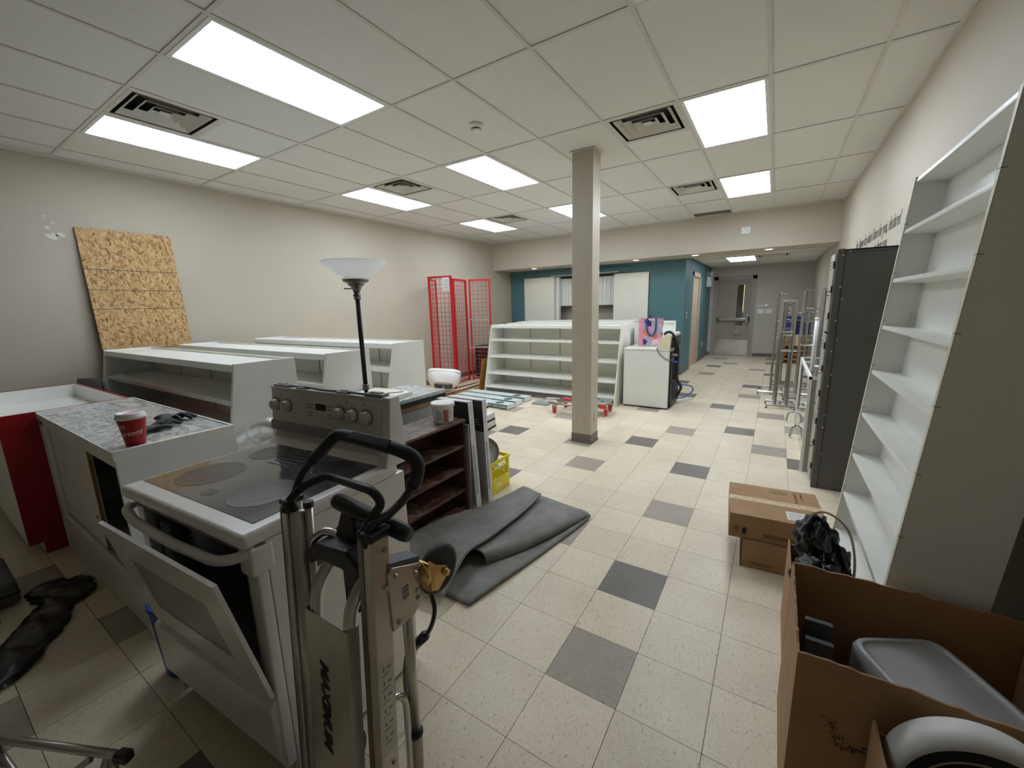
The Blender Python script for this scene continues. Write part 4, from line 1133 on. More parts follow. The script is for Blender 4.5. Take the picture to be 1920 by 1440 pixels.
wb(MB().tube([(-0.905, 0.565, 1.064), (-0.895, 0.565, 1.063), (-0.67, 0.572, 1.040), (-0.655, 0.572, 1.039)], [0.017, 0.020, 0.020, 0.017], 16), 'grip_bar', 'black_plastic', gb, smooth=True)
# big cushioned loop
loop = [(-1.022, 0.505, 1.03), (-1.022, 0.525, 1.07), (-1.022, 0.555, 1.12), (-1.018, 0.600, 1.155), (-1.008, 0.645, 1.192), (-0.97, 0.653, 1.20), (-0.85, 0.655, 1.198), (-0.75, 0.660, 1.190), (-0.715, 0.668, 1.168), (-0.708, 0.655, 1.130), (-0.708, 0.615, 1.095), (-0.708, 0.565, 1.078), (-0.712, 0.520, 1.070), (-0.715, 0.500, 1.04)]
lp = smooth_path(loop, 6)
wb(MB().tube(lp, 0.0105, 14), 'loop_handle', 'black_plastic', t, smooth=True)
gr = wb(MB().tube(lp[15:58], [0.0145]+[0.0172]*41+[0.0145], 16), 'foam_grip', 'black_rubber', t, smooth=True)
wb(MB().hexa([(-0.93, 0.630, 1.205), (-0.78, 0.634, 1.20), (-0.78, 0.654, 1.216), (-0.93, 0.650, 1.2195), (-0.925, 0.632, 1.209), (-0.785, 0.636, 1.204), (-0.785, 0.652, 1.2185), (-0.925, 0.648, 1.222)]), 'grip_inlay', 'black_plastic', gr, bevel=0.002)
loop2 = [(-1.030, 0.498, 1.03), (-1.020, 0.512, 1.062), (-1.000, 0.540, 1.09), (-0.965, 0.575, 1.108), (-0.92, 0.580, 1.112), (-0.80, 0.560, 1.128), (-0.745, 0.556, 1.128), (-0.722, 0.556, 1.105), (-0.722, 0.535, 1.085), (-0.728, 0.500, 1.045)]
wb(MB().tube(smooth_path(loop2, 6), 0.0105, 14), 'loop_handle', 'black_plastic', t, smooth=True)
for x in (-1.022, -0.715):
    wb(MB().obox((x, 0.512, 1.035), (0.026, 0.03, 0.06), (0.3, 0, 0)), 'hinge_block', 'black_plastic', t, bevel=0.008)
# main wheels and axle at the floor
wb(MB().cyl((-1.08, 0.56, 0.115), (-0.66, 0.56, 0.115), 0.010, 12), 'axle', 'steel', t, smooth=True)
for x in (-1.075, -0.665):
    w_ = wb(MB().lathe([(0.03, -0.022), (0.075, -0.02), (0.09, -0.026), (0.112, -0.016), (0.115, 0.0), (0.112, 0.016), (0.09, 0.026), (0.075, 0.02), (0.03, 0.022)], c=(x, 0.56, 0.115), n=32, axis='x'), 'main_wheel', 'black_rubber', t, smooth=True)
    wb(MB().lathe([(0.0, -0.018), (0.075, -0.012), (0.075, 0.012), (0.0, 0.018)], c=(x, 0.56, 0.115), n=24, axis='x'), 'wheel_hub', 'steel', w_)
wb(MB().box(-1.0, -0.735, 0.33, 0.455, 0.004, 0.012), 'toe_plate', 'aluminium', t)
wb(MB().box(-1.035, -0.99, 0.44, 0.57, 0.09, 0.14).box(-0.737, -0.693, 0.44, 0.57, 0.09, 0.14), 'axle_bracket', 'aluminium', t, bevel=0.004)

# black power cord hanging down to the floor behind the truck
t = thing('power_cord', 'black power cord with a plug looping down behind the hand truck', 'cord', (-0.86, 0.82, 0))
cp = smooth_path([(-0.86, 0.80, 0.72), (-0.845, 0.80, 0.686), (-0.828, 0.80, 0.645), (-0.826, 0.80, 0.599), (-0.852, 0.80, 0.53), (-0.90, 0.80, 0.46), (-0.97, 0.80, 0.38), (-1.02, 0.82, 0.2), (-1.03, 0.85, 0.02)], 6)
wb(MB().tube(cp, 0.0075, 10), 'cable', 'wire_black', t, smooth=True)
wb(MB().tube([(-0.875, 0.80, 0.497), (-0.93, 0.80, 0.43)], 0.016, 10), 'plug_body', 'wire_black', t, smooth=True)

# ================================================================ behind the stove
# torchiere floor lamp
t = thing('floor_lamp', 'torchiere floor lamp with white glass bowl shade and black pole', 'floor lamp', (-2.35, 1.78, 0))
MB().lathe([(0.0, 0.0), (0.13, 0.0), (0.132, 0.012), (0.11, 0.025), (0.03, 0.035), (0.018, 0.06), (0.0, 0.06)], n=32).build('base', 'gunmetal', t, smooth=True)
MB().cyl((0, 0, 0.05), (0, 0, 1.0), 0.0135, 16).cyl((0, 0, 1.03), (0, 0, 1.615), 0.0155, 16).build('pole', 'black_plastic', t, smooth=True)
MB().lathe([(0.014, 0.995), (0.022, 1.0), (0.024, 1.012), (0.016, 1.018), (0.024, 1.024), (0.022, 1.036), (0.015, 1.04)], n=20).build('pole_joint', 'gunmetal', t, smooth=True)
MB().lathe([(0.015, 1.61), (0.024, 1.614), (0.024, 1.622), (0.017, 1.626), (0.025, 1.632), (0.025, 1.642), (0.018, 1.65), (0.026, 1.675), (0.036, 1.695), (0.043, 1.70), (0.05, 1.702), (0.055, 1.718), (0.072, 1.722), (0.082, 1.73), (0.084, 1.742), (0.0, 1.742)], n=32).build('socket_cup', 'gunmetal', t, smooth=True)
MB().cyl((-0.012, -0.01, 1.684), (-0.062, -0.05, 1.684), 0.004, 8).build('switch', 'gunmetal', t)
MB().lathe([(0.06, 1.738), (0.083, 1.745), (0.205, 1.845), (0.211, 1.853), (0.208, 1.857), (0.20, 1.852), (0.078, 1.75), (0.06, 1.745)], n=48).build('shade', 'alabaster', t, smooth=True)

# dark bookcase
BX0, BX1, BY0, BY1, BZ = -2.175, -1.895, 1.22, 2.275, 0.725
t = thing('bookcase', 'low dark brown wooden bookcase with dusty shelves behind the stove', 'bookcase', (BX0, BY0, 0))
D_, W_ = BX1-BX0, BY1-BY0
tp = MB().box(-0.005, D_+0.008, -0.008, W_+0.008, BZ-0.02, BZ).build('top', 'dark_wood', t, bevel=0.003)
MB().box(0.05, 0.2, 0.35, 0.62, BZ, BZ+0.0006).build('water_stain', 'wood_brown', tp) if False else None
for y in (0, W_-0.02): MB().box(0, D_, y, y+0.02, 0, BZ-0.02).build('side_panel', 'dark_wood', t)
MB().box(0, 0.008, 0.02, W_-0.02, 0.02, BZ-0.02).build('back_panel', 'dark_wood', t)
for z in (0.03, 0.175, 0.345, 0.525): MB().box(0.008, D_-0.005, 0.02, W_-0.02, z-0.018, z).build('shelf', 'dark_wood', t, bevel=0.002)
MB().box(D_-0.03, D_-0.015, 0.02, W_-0.02, 0, 0.022).build('kick', 'dark_wood', t)

# plastic tub of compound on the bookcase
t = thing('compound_tub', 'white plastic tub with printed label on the bookcase corner', 'tub', (-1.99, 2.15, BZ), rz=0.15)
MB().lathe([(0.0, 0.0), (0.066, 0.0), (0.07, 0.004), (0.078, 0.115), (0.083, 0.118), (0.083, 0.124), (0.078, 0.126)], n=36).build('pail', 'white_plastic', t, smooth=True)
ld = MB().lathe([(0.079, 0.118), (0.086, 0.118), (0.087, 0.142), (0.083, 0.147), (0.078, 0.143), (0.0, 0.143)], n=36).build('lid', 'white_plastic', t, smooth=True)
def wrap(a0, a1, z0, z1, mat, name, par, rr=0.0008):
    m = MB(); n = 8
    rf = lambda z: 0.07 + 0.008*(z-0.004)/0.111 + rr
    m.grid(lambda u, v: (rf(z0+(z1-z0)*v)*math.cos(a0+(a1-a0)*u), rf(z0+(z1-z0)*v)*math.sin(a0+(a1-a0)*u), z0+(z1-z0)*v), n, 1)
    return m.build(name, mat, par)
lbp = wrap(-1.75, 0.5, 0.015, 0.100, 'box_white', 'label', t)
wrap(-0.95, -0.45, 0.012, 0.104, 'label_red', 'label_stripe', lbp, 0.0014)
for k in range(5):
    wrap(-1.65, -1.05, 0.03+0.014*k, 0.037+0.014*k, 'label_green', 'print_line', lbp, 0.0014)
    wrap(-0.35, 0.1, 0.03+0.014*k, 0.037+0.014*k, 'label_green', 'print_line', lbp, 0.0014)

# two long cartons leaning on the end of the bookcase
def carton(label, y0, x0, x1, xb, th, h, dy):
    t = thing('long_carton', label, 'carton', ((x0+x1)/2, y0, 0), group='long cartons leaning by the bookcase')
    def Hx(xa, xb_, ya, yb, za, zb):
        f = lambda x, z: x - 0.055*(z/h)
        g = lambda y, z: y + dy*(z/h)
        return [(f(xa, za), g(ya, za), za), (f(xb_, za), g(ya, za), za), (f(xb_, za), g(yb, za), za), (f(xa, za), g(yb, za), za),
                (f(xa, zb), g(ya, zb), zb), (f(xb_, zb), g(ya, zb), zb), (f(xb_, zb), g(yb, zb), zb), (f(xa, zb), g(yb, zb), zb)]
    bx = wb(MB().hexa(Hx(x0, x1, y0, y0+th, 0, h)), 'box', 'box_white', t, bevel=0.002, seg=1)
    wb(MB().hexa(Hx(x0+0.002, x1-0.002, y0-0.001, y0+0.001, 0.02, h-0.25)), 'printed_face', 'box_grey', bx)
    wb(MB().hexa(Hx(x0+0.002, x1-0.001, y0-0.0015, y0+0.001, h-0.25, h-0.006)), 'black_panel', 'black_matte', bx)
    for k in range(3):
        wb(MB().hexa(Hx(x1-0.10, x1-0.03-0.01*k, y0-0.002, y0, h-0.2+0.02*k, h-0.196+0.02*k)), 'print_line', 'box_grey', bx)
    wb(MB().hexa(Hx(x1-0.001, x1+0.0008, y0+0.012, y0+th*0.5, 0.12, 0.5)), 'side_print', 'box_grey', bx)
carton('nearer of two long grey and white cartons leaning against the bookcase end', 2.305, -2.15, -1.835, -1.9, 0.06, 0.845, 0.01)
carton('farther of two long cartons leaning by the bookcase, beside the yellow crate', 2.415, -2.15, -1.80, -1.9, 0.055, 0.835, 0.03)
t = thing('thin_board', 'thin grey board standing between the bookcase end and the cartons', 'board', (-1.99, 2.289, 0))
MB().box(-0.12, 0.12, -0.006, 0.006, 0, 0.68).build('sheet', 'box_grey', t)

# yellow milk crate
t = thing('milk_crate', 'yellow plastic milk crate on the floor beside the leaning cartons', 'crate', (-2.005, 2.66, 0), rz=0.03)
hx, hy, H = 0.15, 0.145, 0.285
MB().box(-hx, hx, -hy, hy, 0.008, 0.018).build('floor_grid', 'yellow_plastic', t)
MB().box(-hx-0.006, hx+0.006, -hy-0.006, -hy+0.008, H-0.03, H).box(-hx-0.006, hx+0.006, hy-0.008, hy+0.006, H-0.03, H).box(-hx-0.006, -hx+0.008, -hy, hy, H-0.03, H).box(hx-0.008, hx+0.006, -hy, hy, H-0.03, H).build('rim', 'yellow_plastic', t, bevel=0.003)
for sx in (-1, 1):
    for sy in (-1, 1):
        MB().box(sx*hx-0.016*(sx > 0), sx*hx+0.016*(sx < 0), sy*hy-0.03*(sy > 0), sy*hy+0.03*(sy < 0), 0, H-0.02).build('corner_post', 'yellow_plastic', t, bevel=0.003)
for (face, n_) in (('x', hx), ('x', -hx), ('y', -hy), ('y', hy)):
    m = MB(); span = hy if face == 'x' else hx
    th = 0.004
    def bar(u0, z0, u1, z1, w=0.0035):
        if face == 'x': m.tube([(n_-math.copysign(0.004, n_), u0, z0), (n_-math.copysign(0.004, n_), u1, z1)], w, 5)
        else: m.tube([(u0, n_-math.copysign(0.004, n_), z0), (u1, n_-math.copysign(0.004, n_), z1)], w, 5)
    for z in (0.03, 0.12, 0.215): bar(-span, z, span, z, 0.005)
    for k in range(-1, 7):
        u = -span + 0.045*k
        if u+0.1 > -span: bar(max(u, -span+0.02), 0.125, min(u+0.095, span-0.02), 0.215)
        bar(min(u+0.095, span-0.02), 0.125, max(u, -span+0.02), 0.215)
    m.build('lattice', 'yellow_plastic', t)
    if face == 'x': MB().box(n_-0.004, n_+0.002, -hy+0.03, hy-0.03, 0.03, 0.115).build('solid_panel', 'yellow_plastic', t, bevel=0.002)
    else: MB().box(-hx+0.03, hx-0.03, n_-0.003, n_+0.003, 0.03, 0.115).build('solid_panel', 'yellow_plastic', t, bevel=0.002)
MB().box(hx+0.002, hx+0.0028, -0.06, 0.0, 0.05, 0.08).build('moulded_mark', 'white_edge', t)
# cake tin in the crate
t = thing('round_tin', 'round metal tin with a green sticker standing in the yellow crate', 'tin', (-1.955, 2.59, 0.235), rot=(0, math.radians(68), math.radians(-42)))
MB().lathe([(0.0, 0.0), (0.112, 0.0), (0.115, 0.004), (0.117, 0.06), (0.12, 0.062), (0.118, 0.064), (0.113, 0.06), (0.11, 0.006), (0.0, 0.004)], c=(-0.11, 0, 0), n=40).build('pan', 'tin', t, smooth=True)
MB().box(-0.09, -0.045, -0.045, -0.005, 0.0042, 0.005).build('sticker', 'green_paper', t)

# table with marbled top, cream board and cord on it
t = thing('side_table', 'low cabinet with a pale marbled top behind the bookcase', 'cabinet', (-2.62, 2.27, 0))
MB().box(-0.25, 0.25, -0.34, 0.34, 0.82, 0.85).build('top', 'marble', t, bevel=0.003)
MB().box(0.235, 0.252, -0.335, 0.335, 0.785, 0.82).build('dark_edge', 'black_matte', t)
MB().box(-0.23, 0.235, -0.32, 0.31, 0.755, 0.82).build('wood_apron', 'wood_tan', t)
MB().box(-0.22, 0.21, -0.30, 0.29, 0.05, 0.755).build('body', 'box_grey', t)
for y in (-0.31, 0.30):
    for x in (-0.22, 0.215): MB().box(x-0.012, x+0.012, y-0.012, y+0.012, 0, 0.76).build('leg', 'wood_tan', t)
t = thing('cream_board', 'cream shelf board lying on the marbled cabinet behind the stove', 'board', (-2.64, 2.12, 0.85), rz=0.05)
MB().box(-0.22, 0.20, -0.17, 0.17, 0, 0.032).build('board', 'cream', t, bevel=0.003)
MB().tube(smooth_path([(-0.15, -0.1, 0.036), (-0.02, -0.06, 0.04), (0.08, 0.02, 0.036), (0.15, 0.12, 0.036)], 6), 0.003, 6).build('cord', 'slate', t, smooth=True)

# ---- folded rubber mat on the floor
t = thing('rubber_mat', 'folded dark grey rubber mat lying on the floor by the bookcase', 'mat', (-1.45, 2.0, 0))
def patch(curve_a, curve_b, zf, nu=30, nv=16):
    A = smooth_path([(p[0], p[1], 0) for p in curve_a], 8); B = smooth_path([(p[0], p[1], 0) for p in curve_b], 8)
    def samp(C, u):
        k = u*(len(C)-1); i = min(int(k), len(C)-2); return C[i].lerp(C[i+1], k-i)
    def fn(u, v):
        p = samp(A, u).lerp(samp(B, u), v)
        return (p.x+1.45, p.y-2.0, zf(u, v))
    return MB().grid(fn, nu, nv)
patch([(-1.62, 1.45), (-1.62, 2.0), (-1.60, 2.69)], [(-1.228, 1.435), (-1.127, 1.95), (-1.016, 2.592)], lambda u, v: 0.010 + 0.006*math.sin(u*7)*v + (0.012*max(0, 1-abs(v-0.97)/0.05)), 24, 20).build('lower_layer', 'mat_rubber', t, smooth=True, solid=0.009)
def zmid(u, v):
    w_ = 0.010 + 0.045*(1-u)**0.7 + 0.012
    if v > 0.85:
        k = (v-0.85)/0.15
        return 0.022 + w_*math.sqrt(max(0, 1-k*k))
    return 0.022 + w_*(0.65+0.35*(v/0.85)) + 0.004*math.sin(u*9+v*3)
patch([(-1.60, 1.78), (-1.60, 2.2), (-1.59, 2.70)], [(-1.345, 1.75), (-1.19, 2.08), (-1.022, 2.60)], zmid, 30, 30).build('folded_layer', 'mat_rubber', t, smooth=True, solid=0.008)
def zup(u, v):
    base = 0.075 + 0.02*math.sin(u*5.0+0.6)
    if u < 0.22: base = 0.03 + (base-0.03)*(u/0.22)
    left = 0.03 + 0.05*(1-v)**2*(1-u)
    edge = 0.006*math.sin(u*13+v*5)
    if v > 0.95: base -= 0.004
    return base*(0.35+0.65*v)*1.0 + left + edge + 0.012
up = patch([(-1.62, 1.36), (-1.86, 1.62), (-1.86, 1.90), (-1.76, 2.20), (-1.655, 2.70)], [(-1.335, 1.365), (-1.40, 1.66), (-1.405, 1.90), (-1.40, 2.25), (-1.43, 2.60)], zup, 44, 20).build('upper_layer', 'mat_rubber', t, smooth=True, solid=0.009)
patch([(-1.365, 1.37), (-1.43, 1.66), (-1.435, 1.90), (-1.43, 2.25), (-1.46, 2.60)], [(-1.337, 1.366), (-1.402, 1.66), (-1.407, 1.90), (-1.402, 2.25), (-1.432, 2.60)], lambda u, v: zup(u, 0.93+0.07*v)+0.006, 44, 2).build('hem', 'dark_metal', up, smooth=True)
for (x, y) in ((-1.58, 1.86), (-1.545, 1.83)): wb(MB().lathe([(0, 0.002), (0.008, 0.002), (0.009, 0)], c=(x, y, 0.103), n=8), 'paint_spot', 'paper', up)

# ================================================================ far left clutter
def plank_box(label, c, L, W, H, rz, text=False):
    t = thing('plank_carton', label, 'carton', c, rz, 'pale green plank cartons on the floor')
    MB().box(-L/2, L/2, -W/2, W/2, 0, H).build('box', 'box_sage', t, bevel=0.003, seg=1)
    MB().box(-L/2-0.001, L/2+0.001, -W/2-0.001, W/2+0.001, 0, 0.006).box(-L/2-0.001, L/2+0.001, -W/2-0.0012, -W/2, H-0.008, H).build('dark_edge', 'box_sage_dark', t)
    MB().lathe([(0, 0.0008), (0.075, 0.0008), (0.075, 0)], c=(L/2-0.22, 0, H), n=20).build('round_print', 'box_sage_dark', t)
    MB().box(L/2, L/2+0.001, -W/2+0.01, W/2-0.01, 0.01, H-0.01).build('end_label', 'paper', t)
    p = MB().box(L/2-0.48, L/2-0.02, -W/2-0.0015, -W/2, 0.008, H-0.008).build('name_strip', 'box_sage_dark', t)
    text_obj('lettering', 'LUXURY VINYL PLANK', 0.052, (L/2-0.465, -W/2-0.002, 0.022), (1, 0, 0), (0, 0, 1), 'white_ink', p, xs=0.82)
plank_box('pale green plank carton nearest the front, its long side lettered', (-3.93, 5.14, 0), 1.25, 0.20, 0.075, -0.06)
plank_box('pale green plank carton in the middle of the three on the floor', (-3.95, 5.40, 0), 1.25, 0.20, 0.075, -0.05)
plank_box('pale green plank carton closest to the white shelf unit', (-3.96, 5.68, 0), 1.25, 0.20, 0.075, -0.03)
def long_box(label, c, L, W, H, rz):
    t = thing('flat_carton', label, 'carton', c, rz, 'flat grey cartons with black ends')
    MB().box(-L/2, L/2, -W/2, W/2, 0.0, H).build('box', 'box_white', t, bevel=0.003, seg=1)
    MB().box(-L/2-0.001, L/2-0.12, -W/2-0.0015, W/2+0.001, 0.0, 0.03).box(L/2-0.12, L/2+0.001, -W/2-0.0015, W/2+0.001, 0, 0.03).build('black_base', 'black_matte', t)
long_box('flat grey carton with a black base in front of the lettered cartons', (-4.2, 4.80, 0), 1.1, 0.26, 0.09, 0.12)
long_box('lower flat grey carton with a black base behind the marbled cabinet', (-3.45, 3.95, 0), 1.0, 0.40, 0.10, 0.15)
long_box('upper flat grey carton with a black base behind the marbled cabinet', (-3.45, 3.97, 0.10), 0.98, 0.36, 0.10, 0.10)

# sink basin lying tilted
t = thing('sink_basin', 'white ceramic wash basin lying tilted among planks by the red racks', 'sink', (-4.86, 5.30, 0.17), rot=(math.radians(-40), math.radians(6), math.radians(40)))
def basin(u, v):   # underside
    a = u*2*PI
    sx, sy = 0.29, 0.23
    k = 1 - 0.45*v**1.4
    ca, sa = math.cos(a), math.sin(a)
    q = (abs(ca)**4 + abs(sa)**4)**-0.25
    return (sx*k*q*ca, sy*k*q*sa, 0.20 - 0.17*v**0.8)
MB().grid(basin, 48, 10).build('bowl', 'porcelain', t, smooth=True)
def rimf(u, v):
    a = u*2*PI; ca, sa = math.cos(a), math.sin(a); q = (abs(ca)**5 + abs(sa)**5)**-0.2
    prof = [(1.0, 0.195), (1.03, 0.205), (1.03, 0.24), (1.0, 0.25), (0.86, 0.245), (0.80, 0.22), (0.6, 0.12), (0.2, 0.09), (0.0, 0.088)]
    i = min(int(v*8), 7); f = v*8-i
    k = prof[i][0]*(1-f)+prof[i+1][0]*f; z = prof[i][1]*(1-f)+prof[i+1][1]*f
    return (0.29*k*q*ca, 0.23*k*q*sa, z)
MB().grid(rimf, 48, 16).build('rim', 'porcelain', t, smooth=True)
MB().cyl((0, 0.05, 0.04), (0, 0.05, -0.03), 0.03, 16).build('drain', 'chrome', t, smooth=True)
MB().tube(smooth_path([(0.0, 0.19, 0.25), (0.0, 0.19, 0.33), (0.0, 0.13, 0.36), (0.0, 0.08, 0.34)], 5), 0.010, 10).build('faucet', 'chrome', t, smooth=True)
for x in (-0.08, 0.08): MB().cyl((x, 0.19, 0.25), (x, 0.19, 0.29), 0.014, 10).build('tap', 'chrome', t, smooth=True)
t = thing('red_rag', 'crumpled red cloth under the tilted wash basin', 'cloth', (-5.36, 5.20, 0))
lump(t, [(-0.1, -0.05, 0.03), (0.0, 0.0, 0.07), (0.12, 0.02, 0.06), (0.2, 0.0, 0.02)], 'cloth', 'red_plastic', 12, 0.9)

# wooden planks running back along the wall
random.seed(21)
PL = [((-4.95, 5.0), (-4.93, 6.9), 0.09, 0.02, 0.0, 'wood_brown', 'long brown plank lying nearest the shelf unit by the red racks'),
      ((-5.10, 5.05), (-5.10, 5.72), 0.08, 0.02, 0.0, 'wood_tan', 'tan plank lying under the wash basin'),
      ((-4.82, 5.25), (-4.72, 6.9), 0.07, 0.02, 0.0, 'wood_tan', 'tan plank lying just left of the large shelf unit'),
      ((-4.93, 5.0), (-4.93, 6.8), 0.05, 0.03, 0.02, 'box_white', 'white painted length of trim lying on the planks'),
      ((-5.10, 6.0), (-5.06, 6.9), 0.06, 0.03, 0.0, 'wood_brown', 'dark brown plank lying across the pile by the red racks')]
for (p, q, wd, th, z, m, lb) in PL:
    d = Vector((q[0]-p[0], q[1]-p[1])); t = thing('wood_plank', lb, 'plank', ((p[0]+q[0])/2, (p[1]+q[1])/2, z), math.atan2(d.y, d.x), 'planks piled by the red racks')
    MB().box(-d.length/2, d.length/2, -wd/2, wd/2, 0, th).build('plank', m, t, bevel=0.003, seg=1)
t = thing('brown_panel', 'brown hardboard sheet leaning on the left end of the large shelf unit', 'board', (-4.58, 6.25, 0), rot=(0, math.radians(8.5), 0))
MB().box(-0.006, 0.0, -0.28, 0.24, 0.0, 0.62).build('sheet', 'masonite', t)

# ---- red wire display racks
def grid_panel(p, q, H, label, z0=0.03):
    d = Vector((q[0]-p[0], q[1]-p[1])); L = d.length
    t = thing('wire_rack_panel', label, 'wire rack', (p[0], p[1], 0), math.atan2(d.y, d.x), 'red wire grid panels')
    MB().box(0, 0.034, -0.015, 0.015, 0, H).build('post', 'red_enamel', t); MB().box(L-0.034, L, -0.015, 0.015, 0, H).build('post', 'red_enamel', t)
    MB().box(0.025, L-0.025, -0.012, 0.012, H-0.034, H).build('top_bar', 'red_enamel', t); MB().box(0.025, L-0.025, -0.012, 0.012, z0, z0+0.025).build('bottom_bar', 'red_enamel', t)
    m = MB(); n = max(3, round(L/0.085))
    for k in range(1, n):
        x = L*k/n; m.box(x-0.003, x+0.003, -0.003, 0.003, z0+0.02, H-0.02)
    m.build('vertical_wires', 'red_enamel', t)
    m = MB(); nz = int((H-z0)/0.085)
    for k in range(1, nz+1):
        z = z0 + 0.085*k
        if z < H-0.03: m.box(0.02, L-0.02, 0.003, 0.009, z-0.003, z+0.003)
    m.build('horizontal_wires', 'red_enamel', t)
    return t
a = grid_panel((-5.478, 5.725), (-5.005, 5.836), 2.13, 'red wire panel standing nearest, with a paper notice on it')
MB().box(0.31, 0.44, -0.016, -0.014, 1.86, 2.10).build('paper_notice', 'paper', a)
for k in range(7): MB().box(0.325, 0.425, -0.0165, -0.016, 1.885+0.028*k, 1.893+0.028*k).build('print_line', 'ink_grey', bpy.data.objects[a.children[-1].name] if False else a)
grid_panel((-5.80, 6.28), (-5.49, 5.76), 2.10, 'red wire panel turned towards the wall behind the notice panel')
grid_panel((-5.375, 6.30), (-5.50, 6.86), 2.12, 'middle red wire panel hinged beside the wall')
grid_panel((-5.465, 6.91), (-5.09, 7.16), 2.13, 'rightmost red wire panel farthest back')
for z, lb in ((1.30, 'upper clear shelf plank held by the red wire panels'), (0.74, 'lower clear shelf plank held by the red wire panels')):
    t = thing('acrylic_shelf', lb, 'shelf', (-5.22, 6.80, z), rz=0.45, group='clear shelves on the red racks')
    MB().box(-0.12, 0.30, -0.16, -0.02, 0, 0.010).build('plate', 'glass', t)
    MB().box(-0.12, 0.30, -0.165, -0.158, -0.006, 0.016).build('front_edge', 'bin_clear', t)
t = thing('wire_crate', 'black crate with pale wire front on the floor behind the red racks', 'crate', (-5.42, 7.5, 0))
MB().box(-0.27, 0.27, -0.18, 0.18, 0.0, 0.70).build('box', 'black_matte', t, bevel=0.006)
m = MB()
for k in range(7): m.cyl((-0.24+0.08*k, -0.19, 0.03), (-0.24+0.08*k, -0.19, 0.68), 0.004, 6)
for k in range(8): m.cyl((-0.26, -0.195, 0.06+0.085*k), (0.26, -0.195, 0.06+0.085*k), 0.004, 6)
m.build('wire_front', 'galv', t)

# ---- folding trolley lying in front of the shelf unit
t = thing('folding_trolley', 'folded aluminium trolley with red wheels lying behind the column', 'trolley', (-2.3, 5.42, 0))
for (y, z) in ((5.22, 0.13), (5.52, 0.13)):
    wb(MB().tube([(-2.72, y, z), (-1.88, y+0.06, z)], 0.016, 12), 'side_tube', 'aluminium', t, smooth=True)
wb(MB().tube([(-2.60, 5.26, 0.165), (-1.95, 5.30, 0.165)], 0.013, 12).tube([(-2.60, 5.50, 0.165), (-1.95, 5.55, 0.165)], 0.013, 12), 'inner_tube', 'chrome', t, smooth=True)
wb(MB().tube(rounded([(-2.68, 5.28, 0.14), (-2.88, 5.24, 0.13), (-2.90, 5.50, 0.13), (-2.68, 5.50, 0.14)], 0.06), 0.012, 12), 'handle_loop', 'aluminium', t, smooth=True)
for k in range(4):
    x = -2.6+0.2*k
    wb(MB().box(x-0.02, x+0.02, 5.21, 5.56, 0.112, 0.12), 'cross_slat', 'steel', t)
wb(MB().box(-2.60, -2.45, 5.42, 5.47, 0.14, 0.17), 'red_bracket', 'red_plastic', t, bevel=0.01)
wb(MB().box(-2.14, -1.86, 5.26, 5.60, 0.175, 0.20), 'toe_plate', 'galv', t, bevel=0.004)
for (x, y) in ((-2.06, 5.33), (-1.95, 5.36), (-2.06, 5.50)): wb(MB().lathe([(0, 0.001), (0.025, 0.001), (0.025, 0)], c=(x, y, 0.2), n=14), 'plate_hole', 'black_matte', t)
wb(MB().box(-1.95, -1.86, 5.25, 5.30, 0.12, 0.172), 'red_foot', 'red_plastic', t, bevel=0.012)
for (x, y) in ((-2.60, 5.17), (-1.88, 5.33), (-2.60, 5.56), (-1.92, 5.62)):
    f = wb(MB().box(x-0.028, x-0.022, y-0.02, y+0.02, 0.04, 0.12).box(x+0.022, x+0.028, y-0.02, y+0.02, 0.04, 0.12).box(x-0.028, x+0.028, y-0.02, y+0.02, 0.115, 0.122), 'caster_fork', 'steel', t)
    wb(MB().lathe([(0.0, -0.016), (0.04, -0.016), (0.05, -0.01), (0.05, 0.01), (0.04, 0.016), (0.0, 0.016)], c=(x, y, 0.05), n=24, axis='x'), 'caster_wheel', 'red_plastic', f, smooth=True)
t = thing('grey_plank', 'short grey board on the floor left of the trolley', 'board', (-3.03, 5.62, 0), rz=-0.05)
MB().box(-0.14, 0.13, -0.12, 0.12, 0, 0.025).build('board', 'box_grey', t, bevel=0.003)

# ---- washing machine seen from its side
t = thing('washing_machine', 'white washing machine with its back and hoses turned to the corridor', 'washing machine', (-1.55, 6.40, 0))
WX0, WX1, WY0, WY1 = -1.875, -1.22, 6.06, 6.72
wb(MB().box(WX0, WX1, WY0, WY1, 0.02, 0.855), 'cabinet', 'washer_white', t, bevel=0.008)
wb(MB().box(WX0-0.004, WX1+0.004, WY0-0.004, WY1+0.004, 0.858, 0.893), 'top_panel', 'washer_white', t, bevel=0.008)
wb(MB().box(WX0+0.01, WX1-0.01, WY0+0.01, WY1-0.01, 0.0, 0.022), 'plinth', 'black_matte', t)
cn = wb(MB().prism([(-1.405, 0.893), (-1.215, 0.893), (-1.205, 1.09), (-1.235, 1.105), (-1.285, 1.095), (-1.33, 1.05)], 'y', WY0, WY1), 'console', 'washer_white', t, bevel=0.006)
wb(MB().prism([(-1.405, 0.894), (-1.222, 0.894), (-1.212, 1.082), (-1.235, 1.096), (-1.285, 1.088), (-1.33, 1.044)], 'y', WY0-0.003, WY0), 'console_end', 'almond', cn)
bk = wb(MB().box(WX1, WX1+0.02, WY0+0.03, WY1-0.03, 0.03, 0.84), 'back_cover', 'black_matte', t)
wb(MB().box(WX1+0.02, WX1+0.03, WY0+0.05, WY1-0.05, 0.06, 0.09).box(WX1+0.02, WX1+0.03, WY0+0.05, WY1-0.05, 0.40, 0.43).box(WX1+0.02, WX1+0.03, WY0+0.05, WY0+0.08, 0.06, 0.8).box(WX1+0.02, WX1+0.03, WY1-0.08, WY1-0.05, 0.06, 0.8), 'cover_rib', 'slate', bk)
